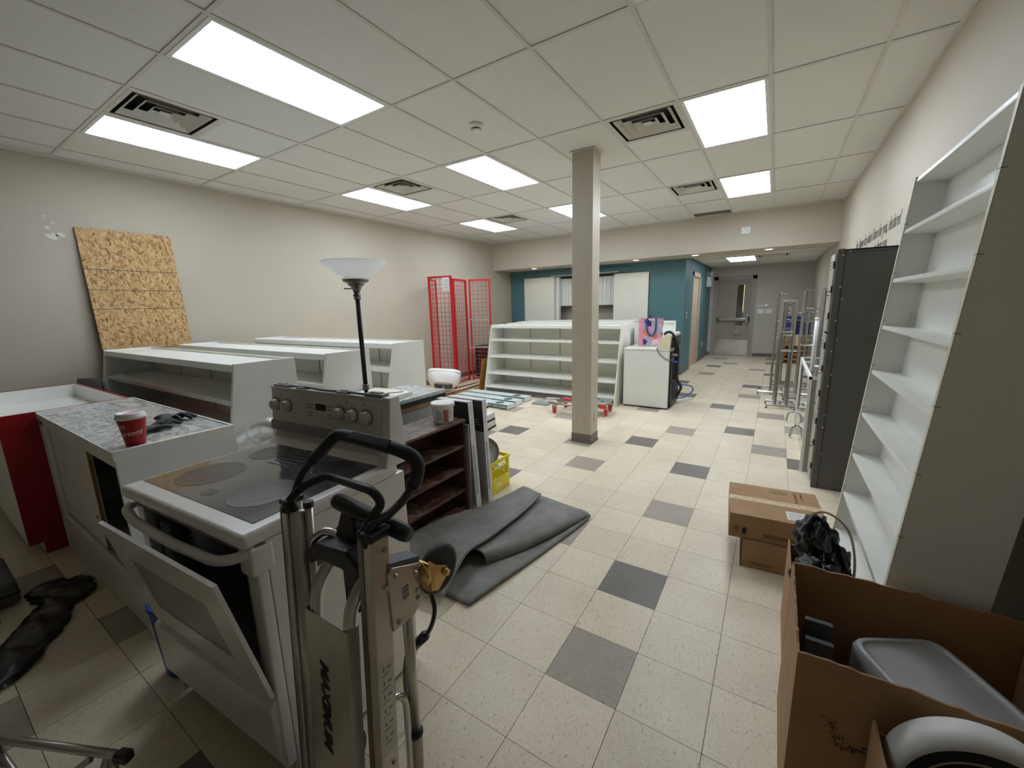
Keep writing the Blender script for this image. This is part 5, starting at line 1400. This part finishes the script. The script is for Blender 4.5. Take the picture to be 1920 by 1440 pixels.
wb(MB().box(-1.214, -1.19, WY0+0.02, WY1-0.02, 0.90, 1.06), 'console_back', 'oven_dark', cn, bevel=0.004)
wb(MB().tube(smooth_path([(-1.33, 6.20, 1.09), (-1.28, 6.16, 1.125), (-1.22, 6.14, 1.115), (-1.175, 6.16, 1.03), (-1.165, 6.2, 0.9), (-1.165, 6.25, 0.6), (-1.15, 6.32, 0.42), (-1.11, 6.42, 0.30), (-1.13, 6.45, 0.22), (-1.17, 6.42, 0.12)], 6), 0.020, 12), 'drain_hose', 'black_rubber', t, smooth=True)
for k, x in enumerate((-1.165, -1.14)):
    wb(MB().tube(smooth_path([(-1.2, 6.12+0.05*k, 1.0), (x, 6.14+0.05*k, 0.95), (x+0.01, 6.2, 0.75), (x, 6.18+0.04*k, 0.62), (x, 6.22, 0.5), (-1.19, 6.3, 0.42)], 6), 0.011, 8), 'supply_hose', 'black_rubber', t, smooth=True)
wb(MB().tube(smooth_path([(-1.40, 6.052, 0.90), (-1.36, 6.04, 0.83), (-1.28, 6.04, 0.76), (-1.2, 6.05, 0.735), (-1.15, 6.1, 0.76)], 6), 0.006, 8), 'power_lead', 'slate', t, smooth=True)
wb(MB().tube(smooth_path([(-1.19, 6.4, 0.28), (-1.11, 6.55, 0.30), (-1.02, 6.85, 0.22), (-1.03, 6.95, 0.12), (-1.12, 6.75, 0.06), (-1.19, 6.5, 0.10)], 7), 0.010, 10), 'blue_hose', 'hose_blue', t, smooth=True)
for (x, z, m_) in ((-1.15, 0.70, 'hose_blue'), (-1.15, 0.80, 'galv')): wb(MB().cyl((-1.20, 6.16, z), (-1.13, 6.16, z), 0.018, 10), 'hose_coupling', m_, t)

# ---- floral shopping bag on the washer
t = thing('shopping_bag', 'floral shopping bag with pink side and blue handles on the washing machine', 'bag', (-1.585, 6.42, 0.894), rz=-0.05)
m = MB().hexa([(-0.15, -0.085, 0), (0.155, -0.085, 0), (0.155, 0.085, 0), (-0.15, 0.085, 0), (-0.155, -0.07, 0.415), (0.17, -0.075, 0.42), (0.17, 0.07, 0.42), (-0.155, 0.065, 0.415)])
m.f = [f for i, f in enumerate(m.f) if i not in (1,)]
bg = m.build('body', 'floral', t, solid=0.003)
MB().add([(-0.153, -0.087, 0.002), (-0.153, 0.086, 0.002), (-0.158, 0.067, 0.413), (-0.158, -0.072, 0.413)], [(0,1,2,3)]).add([(-0.153, -0.087, 0.002), (-0.158, -0.0725, 0.413), (-0.085, -0.075, 0.414), (-0.085, -0.088, 0.002)], [(0,1,2,3)]).build('side_gusset', 'pink', bg)
for y in (-0.085,):
    MB().tube(smooth_path([(-0.03, y+0.008, 0.42), (-0.035, y-0.01, 0.30), (0.0, y-0.014, 0.19), (0.05, y-0.014, 0.165), (0.095, y-0.014, 0.22), (0.105, y-0.01, 0.32), (0.10, y+0.008, 0.42)], 6), 0.012, 8).build('handle', 'bag_blue', t, smooth=True)
MB().tube(smooth_path([(-0.03, 0.06, 0.40), (-0.02, 0.06, 0.47), (0.0, 0.05, 0.40)], 6), 0.008, 8).build('handle', 'bag_blue', t, smooth=True)
# ================================================================ right side
# ---- tall white shelf leaning against the right wall
th = math.atan(0.0716)
t = thing('leaning_shelf', 'tall white double-sided shelf leaning against the right wall', 'shelving unit', (0.349, 1.70, 0.018), rot=(0, th, 0))
HS, DS, WS = 2.045, 0.24, 1.0
for y in (0.0, WS-0.02):
    s = MB().box(0, DS, y, y+0.02, 0, HS+0.012).build('side_panel', 'white_melamine', t, bevel=0.001, seg=1)
    MB().box(-0.002, 0, y, y+0.02, 0, HS+0.012).build('edge_band', 'white_edge', s)
    for k in range(8): MB().box(-0.0025, 0.012, y-0.0006, y+0.0206, 0.30+0.222*k, 0.302+0.222*k).build('edge_notch', 'grey_line', s)
MB().box(0.112, 0.124, 0.02, WS-0.02, 0.05, HS).build('centre_panel', 'white_melamine', t)
for k in range(9):
    z = 0.264 + 0.2215*k
    MB().box(0.003, 0.112, 0.02, WS-0.02, z-0.004, z+0.014).build('shelf', 'white_melamine', t, bevel=0.001, seg=1)
    MB().box(0.124, 0.237, 0.02, WS-0.02, z-0.004, z+0.014).build('shelf', 'white_melamine', t, bevel=0.001, seg=1)
MB().box(0.003, 0.237, 0.02, WS-0.02, 0.035, 0.053).build('base_shelf', 'white_melamine', t)
MB().box(0.098, 0.103, WS-0.05, WS-0.035, 1.393, 1.45).build('shelf_peg', 'white_edge', t)

# ---- dark grey steel locker, doors facing the room
t = thing('steel_locker', 'tall dark grey steel locker between the leaning shelf and the glass case', 'locker', (0.36, 3.985, 0))
HL = 1.893
MB().box(0.03, 0.405, 0.0, 0.015, 0, HL).box(0.03, 0.405, 0.285, 0.30, 0, HL).box(0.39, 0.405, 0.015, 0.285, 0, HL).box(0.03, 0.405, 0.0, 0.30, HL-0.012, HL).build('carcass', 'dark_metal', t, bevel=0.002, seg=1)
MB().box(-0.002, 0.045, -0.004, 0.02, 0, HL+0.006).box(-0.002, 0.045, 0.28, 0.304, 0, HL+0.006).build('front_frame', 'dark_metal', t, bevel=0.008)
for k in range(3):
    z0 = 0.06 + 0.61*k
    d = MB().box(-0.012, 0.0, 0.012, 0.288, z0, z0+0.59).build('locker_door', 'taupe_metal', t, bevel=0.003)
    for zz in (0.1, 0.3, 0.48): MB().box(-0.016, -0.006, 0.006, 0.016, z0+zz, z0+zz+0.05).build('hinge_slot', 'black_matte', d)
    MB().tube(rounded([(-0.012, 0.06, z0+0.28), (-0.035, 0.06, z0+0.28), (-0.035, 0.06, z0+0.31), (-0.012, 0.06, z0+0.31)], 0.006), 0.004, 6).build('latch_handle', 'gunmetal', d)
    for q in range(3): MB().box(-0.0135, -0.012, 0.07, 0.23, z0+0.48+0.025*q, z0+0.49+0.025*q).build('louvre_slot', 'grey_line', d)
for (x, z) in ((0.035, 1.85), (0.075, 1.875), (0.04, 1.62), (0.06, 1.53), (0.035, 1.37), (0.06, 1.22), (0.035, 1.13), (0.05, 0.95), (0.035, 0.86), (0.045, 0.62), (0.035, 0.52), (0.045, 0.30)):
    MB().lathe([(0, -0.003), (0.004, -0.003), (0.0065, 0.0)], c=(x, -0.004 if x < 0.045 else 0.0, z), n=8, axis='y').build('rivet', 'galv', t)
MB().box(0.046, 0.049, -0.0008, 0.0, 0.02, HL-0.02).box(0.046, 0.405, -0.0008, 0.0, HL-0.028, HL-0.025).build('panel_seam', 'black_matte', t)

# ---- glass display case
t = thing('glass_case', 'white framed glass display case along the right wall behind the locker', 'display case', (0.52, 5.1, 0))
gx0, gx1, gy0, gy1, gz = 0.308, 0.735, 4.335, 5.85, 0.87
wb(MB().box(gx0+0.01, gx1, gy0, gy0+0.02, 0, gz-0.01), 'end_panel', 'taupe_metal', t)
wb(MB().box(gx0+0.01, gx1, gy1-0.02, gy1, 0, gz-0.01), 'end_panel', 'taupe_metal', t)
wb(MB().box(gx1-0.02, gx1, gy0, gy1, 0, gz-0.01), 'back_panel', 'white_melamine', t)
wb(MB().box(gx0+0.01, gx1-0.02, gy0+0.02, gy1-0.02, 0.08, 0.1), 'deck', 'white_melamine', t)
wb(MB().box(gx0+0.02, gx0+0.035, gy0+0.02, gy1-0.02, 0, 0.08), 'kick_plate', 'white_melamine', t)
fr = wb(MB().box(gx0-0.012, gx0+0.012, gy0-0.004, gy0+0.018, 0, gz).box(gx0-0.012, gx0+0.012, gy1-0.018, gy1+0.004, 0, gz).box(gx0-0.012, gx0+0.012, gy0, gy1, gz-0.025, gz).box(gx0-0.012, gx1, gy0-0.004, gy0+0.014, gz-0.025, gz).box(gx0-0.012, gx1, gy1-0.014, gy1+0.004, gz-0.025, gz), 'frame', 'white_melamine', t)
wb(MB().box(gx0-0.002, gx0+0.003, gy0+0.018, gy1-0.018, 0.1, gz-0.025), 'front_pane', 'glass', t)
wb(MB().box(gx0+0.012, gx1-0.02, gy0+0.02, gy1-0.02, gz-0.012, gz-0.005), 'top_pane', 'glass', t)
for z in (0.36, 0.60): wb(MB().box(gx0+0.04, gx1-0.03, gy0+0.03, gy1-0.03, z, z+0.006), 'glass_shelf', 'glass', t)
random.seed(5)
for k in range(6):
    p = thing('paper_sheet', ['loose paper nearest on the glass case', 'second loose paper on the glass case', 'third loose paper on the glass case', 'fourth loose paper on the glass case', 'fifth loose paper on the glass case', 'farthest loose paper on the glass case'][k], 'paper', (0.48+random.uniform(-0.03, 0.1), gy0+0.14+0.2*k, gz+0.0005), random.uniform(-0.4, 0.4), 'papers on the glass case')
    MB().box(-0.10, 0.10, -0.07, 0.07, 0, 0.0008).build('sheet', 'paper', p)
    for q in range(3): MB().box(-0.08, 0.06, -0.045+0.035*q, -0.040+0.035*q, 0.0008, 0.0011).build('print_line', 'ink_grey', p)
t = thing('white_tube', 'white plastic tube standing upright on the glass case', 'tube', (0.332, 4.66, gz))
MB().cyl((0, 0, 0), (0.0, 0, 0.48), 0.017, 14).build('tube', 'white_plastic', t, smooth=True)
MB().lathe([(0.017, 0.478), (0.019, 0.48), (0.019, 0.5), (0.0, 0.5)], n=14).build('cap', 'white_plastic', t, smooth=True)
t = thing('white_rod', 'thin white rod standing upright beside the locker edge', 'rod', (0.405, 4.62, gz))
MB().cyl((0, 0, 0), (0.0, 0, 0.47), 0.007, 10).build('rod', 'white_plastic', t, smooth=True)
MB().lathe([(0.0, 0.0), (0.015, 0.0), (0.012, 0.01), (0.007, 0.012)], n=12).build('foot', 'white_plastic', t)

# ---- chrome garment racks
def rack(label, loc, rz, H, arms, W=0.34, D=0.50, two=True, topbar=True):
    t = thing('garment_rack', label, 'garment rack', loc, rz, 'chrome garment racks by the right wall')
    s_ = 0.015
    sq = lambda a, b: MB().tube([a, b], s_*1.25, 4)
    sq((-W/2-0.1, -D/2, 0.05), (W/2+0.1, -D/2, 0.05)).build('base_bar', 'rack_steel', t); sq((-W/2-0.1, D/2, 0.05), (W/2+0.1, D/2, 0.05)).build('base_bar', 'rack_steel', t)
    sq((0, -D/2, 0.05), (0, D/2, 0.05)).build('base_spine', 'rack_steel', t)
    for x in (-W/2-0.1, W/2+0.1):
        for y in (-D/2, D/2): MB().lathe([(0.0, 0.0), (0.02, 0.0), (0.018, 0.008), (0.008, 0.012), (0.008, 0.05)], c=(x, y, 0), n=10).build('foot', 'gunmetal', t)
    xs = (-W/2, W/2) if two else (0,)
    for x in xs:
        sq((x, 0, 0.05) if not two else (x, -D/2, 0.05), (x, 0, H) if not two else (x, -D/2, H)).build('post', 'rack_steel', t)
        if two: sq((x, D/2, 0.05), (x, D/2, H)).build('post', 'rack_steel', t)
    if topbar:
        for y in ((-D/2, D/2) if two else (0,)):
            sq((-W/2, y, H), (W/2, y, H)).build('top_bar', 'rack_steel', t)
        if two:
            for z in (0.55*H, 0.72*H): sq((-W/2, -D/2, z), (W/2, -D/2, z)).build('cross_bar', 'rack_steel', t)
            for x in xs: sq((x, -D/2, 0.72*H), (x, D/2, 0.72*H)).build('side_bar', 'rack_steel', t)
    for (x, y, z, dx, dy) in arms:
        a = MB().tube([(x, y, z), (x+dx, y+dy, z-0.02)], 0.009, 8).build('arm', 'rack_steel', t, smooth=True)
        MB().lathe([(0.0, -0.012), (0.012, -0.008), (0.014, 0.0), (0.012, 0.008), (0.0, 0.012)], c=(x+dx, y+dy, z-0.012), n=10).build('arm_tip', 'rack_steel', a, smooth=True)
    return t
rack('chrome garment rack at the front with paired posts and a short top handle', (0.16, 6.98, 0), 0.05, 1.52, [(-0.08, -0.15, 1.06, 0.36, 0.0)], W=0.14, D=0.30)
rack('chrome garment rack leftmost, with a long arm pointing at the steel door', (0.03, 8.05, 0), 0.0, 1.65, [(0.0, 0.0, 1.465, -0.30, 0.0), (0.0, 0.0, 1.2, 0.2, 0.1), (0.0, 0.0, 1.64, 0.10, 0.0)], W=0.14, two=False)
rack('chrome garment rack in the middle with a square open top frame', (0.44, 7.85, 0), 0.0, 1.67, [(-0.06, 0.0, 1.40, 0.34, 0.0)], W=0.13, D=0.28)
rack('chrome garment rack nearest the locker with a wide flat top bar', (0.565, 6.42, 0), 0.0, 1.65, [(-0.05, -0.1, 1.51, 0.15, 0.0), (0.05, -0.1, 0.98, -0.3, 0.0)], W=0.14, D=0.22)
rack('short chrome garment rack with one central post among the others', (0.40, 7.22, 0), 0.2, 1.36, [(0, 0, 1.36, 0.12, 0.05), (0, 0, 1.36, -0.12, -0.05), (0, 0, 0.8, -0.2, 0.1)], W=0.10, two=False)
rack('tall chrome garment rack at the back of the group with paired posts', (0.22, 8.75, 0), 0.1, 1.45, [(-0.07, -0.15, 1.2, 0.3, 0.0), (0.07, -0.15, 0.9, -0.3, 0.0)], W=0.14, D=0.3)
for (x, y, lb) in ((0.245, 6.10, 'bent chrome foot tube lying in front of the racks'), (0.265, 5.38, 'bent chrome foot tube sticking out below the glass case')):
    t = thing('rack_foot', lb, 'rack foot', (x, y, 0), group='loose bent chrome rack feet')
    L_ = 0.3 if y > 6 else 0.03
    MB().tube(rounded([(-0.02, 0, 0.012), (0.0, 0, 0.14), (L_, 0.02, 0.15)], 0.05), 0.012, 10).build('tube', 'rack_steel', t, smooth=True)
    MB().lathe([(0.0, 0.0), (0.024, 0.0), (0.022, 0.012), (0.012, 0.016)], c=(-0.02, 0, 0), n=12).build('pad', 'white_plastic', t, smooth=True)
    if y > 6: MB().tube([(L_, 0.02, 0.15), (L_, 0.02, 0.0)], 0.012, 10).build('leg', 'rack_steel', t, smooth=True)

# ---- pallets with blue wrapped goods at the far wall
pal = []
def pallet(z, label):
    t = thing('wood_pallet', label, 'pallet', (0.50, 12.35, z), group='stacked pallets at the far wall')
    for k in range(5): MB().box(-0.26, 0.26, -0.40+0.17*k, -0.29+0.17*k, 0.095, 0.112).build('deck_board', 'pallet_wood', t)
    for k in range(3): MB().box(-0.26+0.235*k, -0.21+0.235*k, -0.40, 0.40, 0.015, 0.095).build('stringer', 'wood_brown', t)
    for k in range(3): MB().box(-0.26, 0.26, -0.40+0.34*k, -0.30+0.34*k, 0.0, 0.015).build('bottom_board', 'pallet_wood', t)
for k, lb in enumerate(['lowest wooden pallet of the stack behind the garment racks', 'second wooden pallet from the floor behind the racks', 'third wooden pallet from the floor behind the racks', 'fourth wooden pallet from the floor behind the racks']):
    pallet(0.113*k, lb)
t = thing('cardboard_carton', 'cardboard carton on the pallets below the blue bundle', 'carton', (0.50, 12.33, 0.4525))
MB().box(-0.25, 0.25, -0.36, 0.36, 0, 0.26).build('carton', 'cardboard', t, bevel=0.004)
MB().box(-0.03, 0.03, -0.361, 0.361, 0.0, 0.261).build('tape', 'tape', t)
t = thing('blue_bundle', 'dark blue wrapped bundle on the pallets behind the racks', 'bundle', (0.50, 12.33, 0.714))
MB().box(-0.24, 0.24, -0.34, 0.34, 0, 0.30).build('lower_pack', 'blue_tarp', t, bevel=0.04, seg=3)
MB().box(-0.24, 0.06, -0.32, 0.30, 0.30, 0.42).build('upper_pack', 'blue_tarp', t, bevel=0.04, seg=3)
MB().box(-0.05, 0.0, -0.342, 0.342, 0, 0.302).box(0.12, 0.17, -0.342, 0.342, 0, 0.302).build('strap', 'black_matte', t)

# ---- two cartons on the floor
t = thing('lower_carton', 'smaller cardboard carton underneath the taped one', 'carton', (0.13, 2.74, 0), rz=0.06)
MB().box(-0.20, 0.19, -0.20, 0.20, 0, 0.163).build('box', 'cardboard', t, bevel=0.003, seg=1)
text_obj('lettering', 'Moccamaster', 0.02, (-0.15, -0.2008, 0.03), (1, 0, 0), (0, 0, 1), 'ink_brown', t, extrude=0.0002)
MB().box(0.12, 0.19, -0.2008, -0.2, 0.0, 0.163).build('tape', 'tape', t)
MB().box(-0.203, -0.2, -0.2, 0.2, 0.0, 0.162).build('flap_edge', 'ink_brown', t)
t = thing('taped_carton', 'larger brown cardboard carton with clear tape and white label on top', 'carton', (0.092, 2.80, 0.163), rz=0.085)
MB().box(-0.245, 0.235, -0.235, 0.235, 0, 0.15).build('box', 'cardboard', t, bevel=0.003, seg=1)
MB().box(-0.247, 0.237, -0.03, 0.03, 0.1502, 0.1508).box(-0.2465, -0.245, -0.03, 0.03, 0.09, 0.1505).box(0.235, 0.2365, -0.03, 0.03, 0.09, 0.1505).build('tape', 'tape', t)
MB().box(-0.245, 0.235, -0.001, 0.001, 0.1498, 0.1503).build('flap_seam', 'ink_brown', t)
lb = MB().box(0.045, 0.145, -0.195, -0.09, 0.1503, 0.151).build('shipping_label', 'paper', t)
for q in range(5): MB().box(0.055, 0.13-0.01*(q % 3), -0.185+0.018*q, -0.180+0.018*q, 0.151, 0.1513).build('print_line', 'ink_grey', lb)
text_obj('lettering', 'Moccamaster', 0.030, (0.125, 0.045, 0.1504), (0, 1, 0), (-1, 0, 0), 'ink_brown', t, extrude=0.0002, xs=0.95)
text_obj('lettering', 'by Technivorm', 0.017, (0.155, 0.10, 0.1504), (0, 1, 0), (-1, 0, 0), 'ink_brown', t, extrude=0.0002)
ic = MB()
for k in range(3):
    a = -0.02+0.032*k
    ic.box(a, a+0.03, 0.145, 0.147, 0.1502, 0.1506).box(a, a+0.03, 0.178, 0.18, 0.1502, 0.1506).box(a, a+0.002, 0.145, 0.18, 0.1502, 0.1506).box(a+0.028, a+0.03, 0.145, 0.18, 0.1502, 0.1506).obox((a+0.015, 0.1625, 0.1504), (0.024, 0.002, 0.0004), (0, 0, 0.8))
ic.build('handling_icons', 'ink_brown', t)
f = MB().prism([(-0.175, 0.03), (-0.155, 0.03), (-0.155, 0.055), (-0.148, 0.055), (-0.165, 0.075), (-0.182, 0.055), (-0.175, 0.055)], 'y', -0.2358, -0.235)
f.build('up_arrow', 'ink', t)
MB().box(-0.215, -0.19, -0.2358, -0.235, 0.035, 0.045).box(-0.22, -0.19, -0.2358, -0.235, 0.052, 0.075).build('carton_mark', 'card_print', t)
MB().box(-0.07, 0.09, -0.2358, -0.235, 0.03, 0.055).build('printed_panel', 'card_print', t)

# ---- narrow box with black bin bag
t = thing('bag_box', 'narrow cardboard box holding a black bin bag beside the leaning shelf', 'box', (0.24, 1.97, 0))
m = MB().box(-0.10, -0.094, -0.26, 0.24, 0, 0.40).box(0.092, 0.098, -0.26, 0.24, 0, 0.36).box(-0.094, 0.092, -0.26, -0.254, 0, 0.40).box(-0.094, 0.092, 0.234, 0.24, 0, 0.38).box(-0.094, 0.092, -0.254, 0.234, 0, 0.006)
m.build('box', 'cardboard', t)
t = thing('bin_bag', 'crumpled black bin bag bulging out of the narrow cardboard box', 'plastic bag', (0.24, 1.97, 0.30))
def bagf(cx, cy, cz, rx, ry, rz_, seed, par, nm):
    random.seed(seed); ph = [random.uniform(0, 6.3) for _ in range(9)]
    def fn(u, v):
        a = u*2*PI; b = (v-0.5)*PI
        k = 1 + 0.10*math.sin(5*a+ph[0]+2*b) + 0.08*math.sin(9*a-ph[1]+5*b) + 0.07*math.sin(7*b+ph[2]+3*a) + 0.05*math.sin(13*a+ph[3]-6*b) + 0.04*math.sin(17*a+11*b+ph[4])
        return (cx+rx*k*math.cos(b)*math.cos(a), cy+ry*k*math.cos(b)*math.sin(a), cz+rz_*k*math.sin(b))
    return MB().grid(fn, 56, 30).build(nm, 'black_bag', par, smooth=True)
bagf(-0.02, 0.04, 0.225, 0.07, 0.09, 0.095, 1, t, 'bag_top')
bagf(-0.01, -0.12, 0.135, 0.085, 0.12, 0.075, 2, t, 'bag_middle')
bagf(0.05, -0.14, 0.105, 0.055, 0.10, 0.065, 4, t, 'bag_fold')
bagf(0.0, -0.01, 0.06, 0.078, 0.20, 0.16, 3, t, 'bag_body')
bagf(0.055, 0.02, 0.13, 0.05, 0.09, 0.09, 6, t, 'bag_fold')
t = thing('cable_loop', 'beige cable looping out of the black bin bag', 'cable', (0.24, 1.97, 0.40))
wb(MB().tube(smooth_path([(0.185, 2.0, 0.52), (0.19, 2.0, 0.62), (0.228, 2.0, 0.664), (0.281, 2.0, 0.649), (0.325, 1.99, 0.599), (0.345, 1.96, 0.515), (0.345, 1.93, 0.43), (0.33, 1.92, 0.38)], 8), 0.0045, 8), 'cable', 'wire_beige', t, smooth=True)

# ---- large open cardboard box in the right foreground
BXA, BXB, BYA, BYB, BH = 0.124, 0.70, 1.205, 1.665, 0.60
t = thing('open_carton', 'large open cardboard box in the right foreground', 'box', (0.41, 1.435, 0))
def ragged(p, q, h0, h1, thick, nrm, seed, amp=0.008, n=26, base=0.0):
    random.seed(seed); m = MB(); prev = None
    p, q, nrm = Vector(p), Vector(q), Vector(nrm)
    hs = [h0+(h1-h0)*k/n + random.uniform(-amp, amp)*(0.4 if k % 5 else 1.0) for k in range(n+1)]
    lo = []; hi = []
    vs = []; fs = []
    for k in range(n+1):
        b = p.lerp(q, k/n)
        for off in (0, thick):
            vs.append((b.x+nrm.x*off, b.y+nrm.y*off, base)); vs.append((b.x+nrm.x*off, b.y+nrm.y*off, hs[k]))
    for k in range(n):
        a = 4*k; c = 4*(k+1)
        fs += [(a, c, c+1, a+1), (a+2, a+3, c+3, c+2), (a+1, c+1, c+3, a+3), (a, a+2, c+2, c)]
    fs += [(0, 1, 3, 2), (4*n, 4*n+2, 4*n+3, 4*n+1)]
    return m.add(vs, fs)
wb(ragged((BXA, BYB, 0), (BXB, BYB, 0), BH, BH-0.005, 0.006, (0, -1, 0), 31, 0.006), 'wall', 'cardboard', t)
wb(ragged((BXA, BYA, 0), (BXB, BYA, 0), BH, BH-0.01, 0.006, (0, 1, 0), 32, 0.006), 'wall', 'cardboard', t)
wb(ragged((BXA+0.0005, BYA+0.007, 0), (BXA+0.0005, BYB-0.007, 0), BH-0.02, BH-0.01, 0.006, (1, 0, 0), 33, 0.014), 'wall', 'cardboard', t)
wb(ragged((BXB-0.0005, BYA+0.007, 0), (BXB-0.0005, BYB-0.007, 0), BH, BH, 0.006, (-1, 0, 0), 34, 0.004), 'wall', 'cardboard', t)
wb(MB().box(BXA+0.006, BXB-0.006, BYA+0.006, BYB-0.006, 0.004, 0.01), 'bottom', 'cardboard', t)
m = MB(); random.seed(9)
for k in range(150):      # dotted sprig print on the near side
    tt = random.random(); br = random.choice((0, 1, 2))
    if br == 0: u, v_ = -0.035+0.03*tt+random.gauss(0, 0.006), 0.03-0.075*tt
    elif br == 1: u, v_ = -0.01+0.06*tt, -0.01-0.025*math.sin(tt*2)+random.gauss(0, 0.007)
    else: u, v_ = 0.0+0.05*tt, -0.045+0.03*tt*tt+random.gauss(0, 0.005)
    x, z = BXA+0.115+u, 0.40+v_
    m.box(x-0.0012, x+0.0012, BYA-0.0008, BYA, z-0.0012, z+0.0012)
wb(m, 'dotted_print', 'ink_brown', t)
# things in the box
t = thing('plastic_bin', 'translucent grey plastic bin upside down in the open cardboard box', 'bin', (0.465, 1.432, 0.27), rz=0.5)
def binf(u, v):
    a = u*2*PI; ca, sa = math.cos(a), math.sin(a); q = (abs(ca)**7+abs(sa)**7)**(-1/7)
    prof = [(1.04, 0.0), (1.04, 0.012), (1.0, 0.012), (0.985, 0.10), (0.965, 0.195), (0.93, 0.208), (0.86, 0.21), (0.82, 0.202), (0.4, 0.2), (0.0, 0.2)]
    i = min(int(v*9), 8); f_ = v*9-i
    k = prof[i][0]*(1-f_)+prof[i+1][0]*f_; z = prof[i][1]*(1-f_)+prof[i+1][1]*f_
    return (0.14*k*q*ca, 0.165*k*q*sa, z)
MB().grid(binf, 64, 36).build('tub', 'bin_clear', t, smooth=True)
MB().box(-0.135, 0.135, -0.16, 0.16, -0.26, 0.0).build('lower_tub', 'bin_clear', t)
t = thing('slate_tray', 'dark slate coloured tray standing in the corner of the open cardboard box', 'tray', (0.205, 1.50, 0.011))
MB().box(-0.045, 0.03, -0.02, 0.0, 0, 0.50).build('panel', 'slate', t, bevel=0.003)
MB().box(-0.044, 0.029, -0.075, -0.055, 0, 0.47).build('panel', 'slate', t, bevel=0.003)
MB().box(-0.045, 0.03, -0.055, -0.02, 0, 0.02).build('spine', 'black_matte', t)
# ---- smaller carton with a roll in front
t = thing('roll_carton', 'open cardboard carton holding a roll at the lower right corner', 'box', (0.475, 0.98, 0))
for (a, b, c, d, h) in ((-0.19, -0.184, -0.2, 0.2, 0.50), (0.184, 0.19, -0.2, 0.2, 0.46), (-0.184, 0.184, 0.194, 0.2, 0.47), (-0.184, 0.184, -0.2, -0.194, 0.30)):
    MB().box(a, b, c, d, 0, h).build('wall', 'cardboard', t)
MB().box(-0.184, 0.184, -0.194, 0.194, 0.004, 0.01).build('bottom', 'cardboard', t)
MB().box(-0.18, 0.18, -0.19, 0.19, 0.01, 0.30).build('packing', 'cardboard', t)
t = thing('paper_roll', 'large off-white roll with dark core lying in the lower right carton', 'roll', (0.455, 1.138, 0.452), rz=0.12)
RO = 0.15
MB().lathe([(RO-0.03, -0.035), (RO, -0.035), (RO, 0.035), (RO-0.03, 0.035)], n=56, axis='y').build('outer_wrap', 'box_white', t, smooth=True)
MB().lathe([(RO-0.036, -0.036), (RO-0.012, -0.0365), (RO-0.012, -0.034)], n=56, axis='y').build('end_ring', 'black_matte', t)
MB().lathe([(RO-0.042, -0.0355), (RO-0.036, -0.0365), (RO-0.036, 0.035), (RO-0.042, 0.035), (RO-0.042, -0.0355)], n=56, axis='y').build('core', 'cork_core', t, smooth=True)
MB().lathe([(0.0, 0.03), (RO-0.042, 0.03)], n=40, axis='y').build('core_disc', 'black_matte', t)
MB().box(RO*0.55, RO*0.55+0.001, -0.035, 0.035, RO*0.83, RO*0.84).build('wrap_seam', 'grey_line', t)
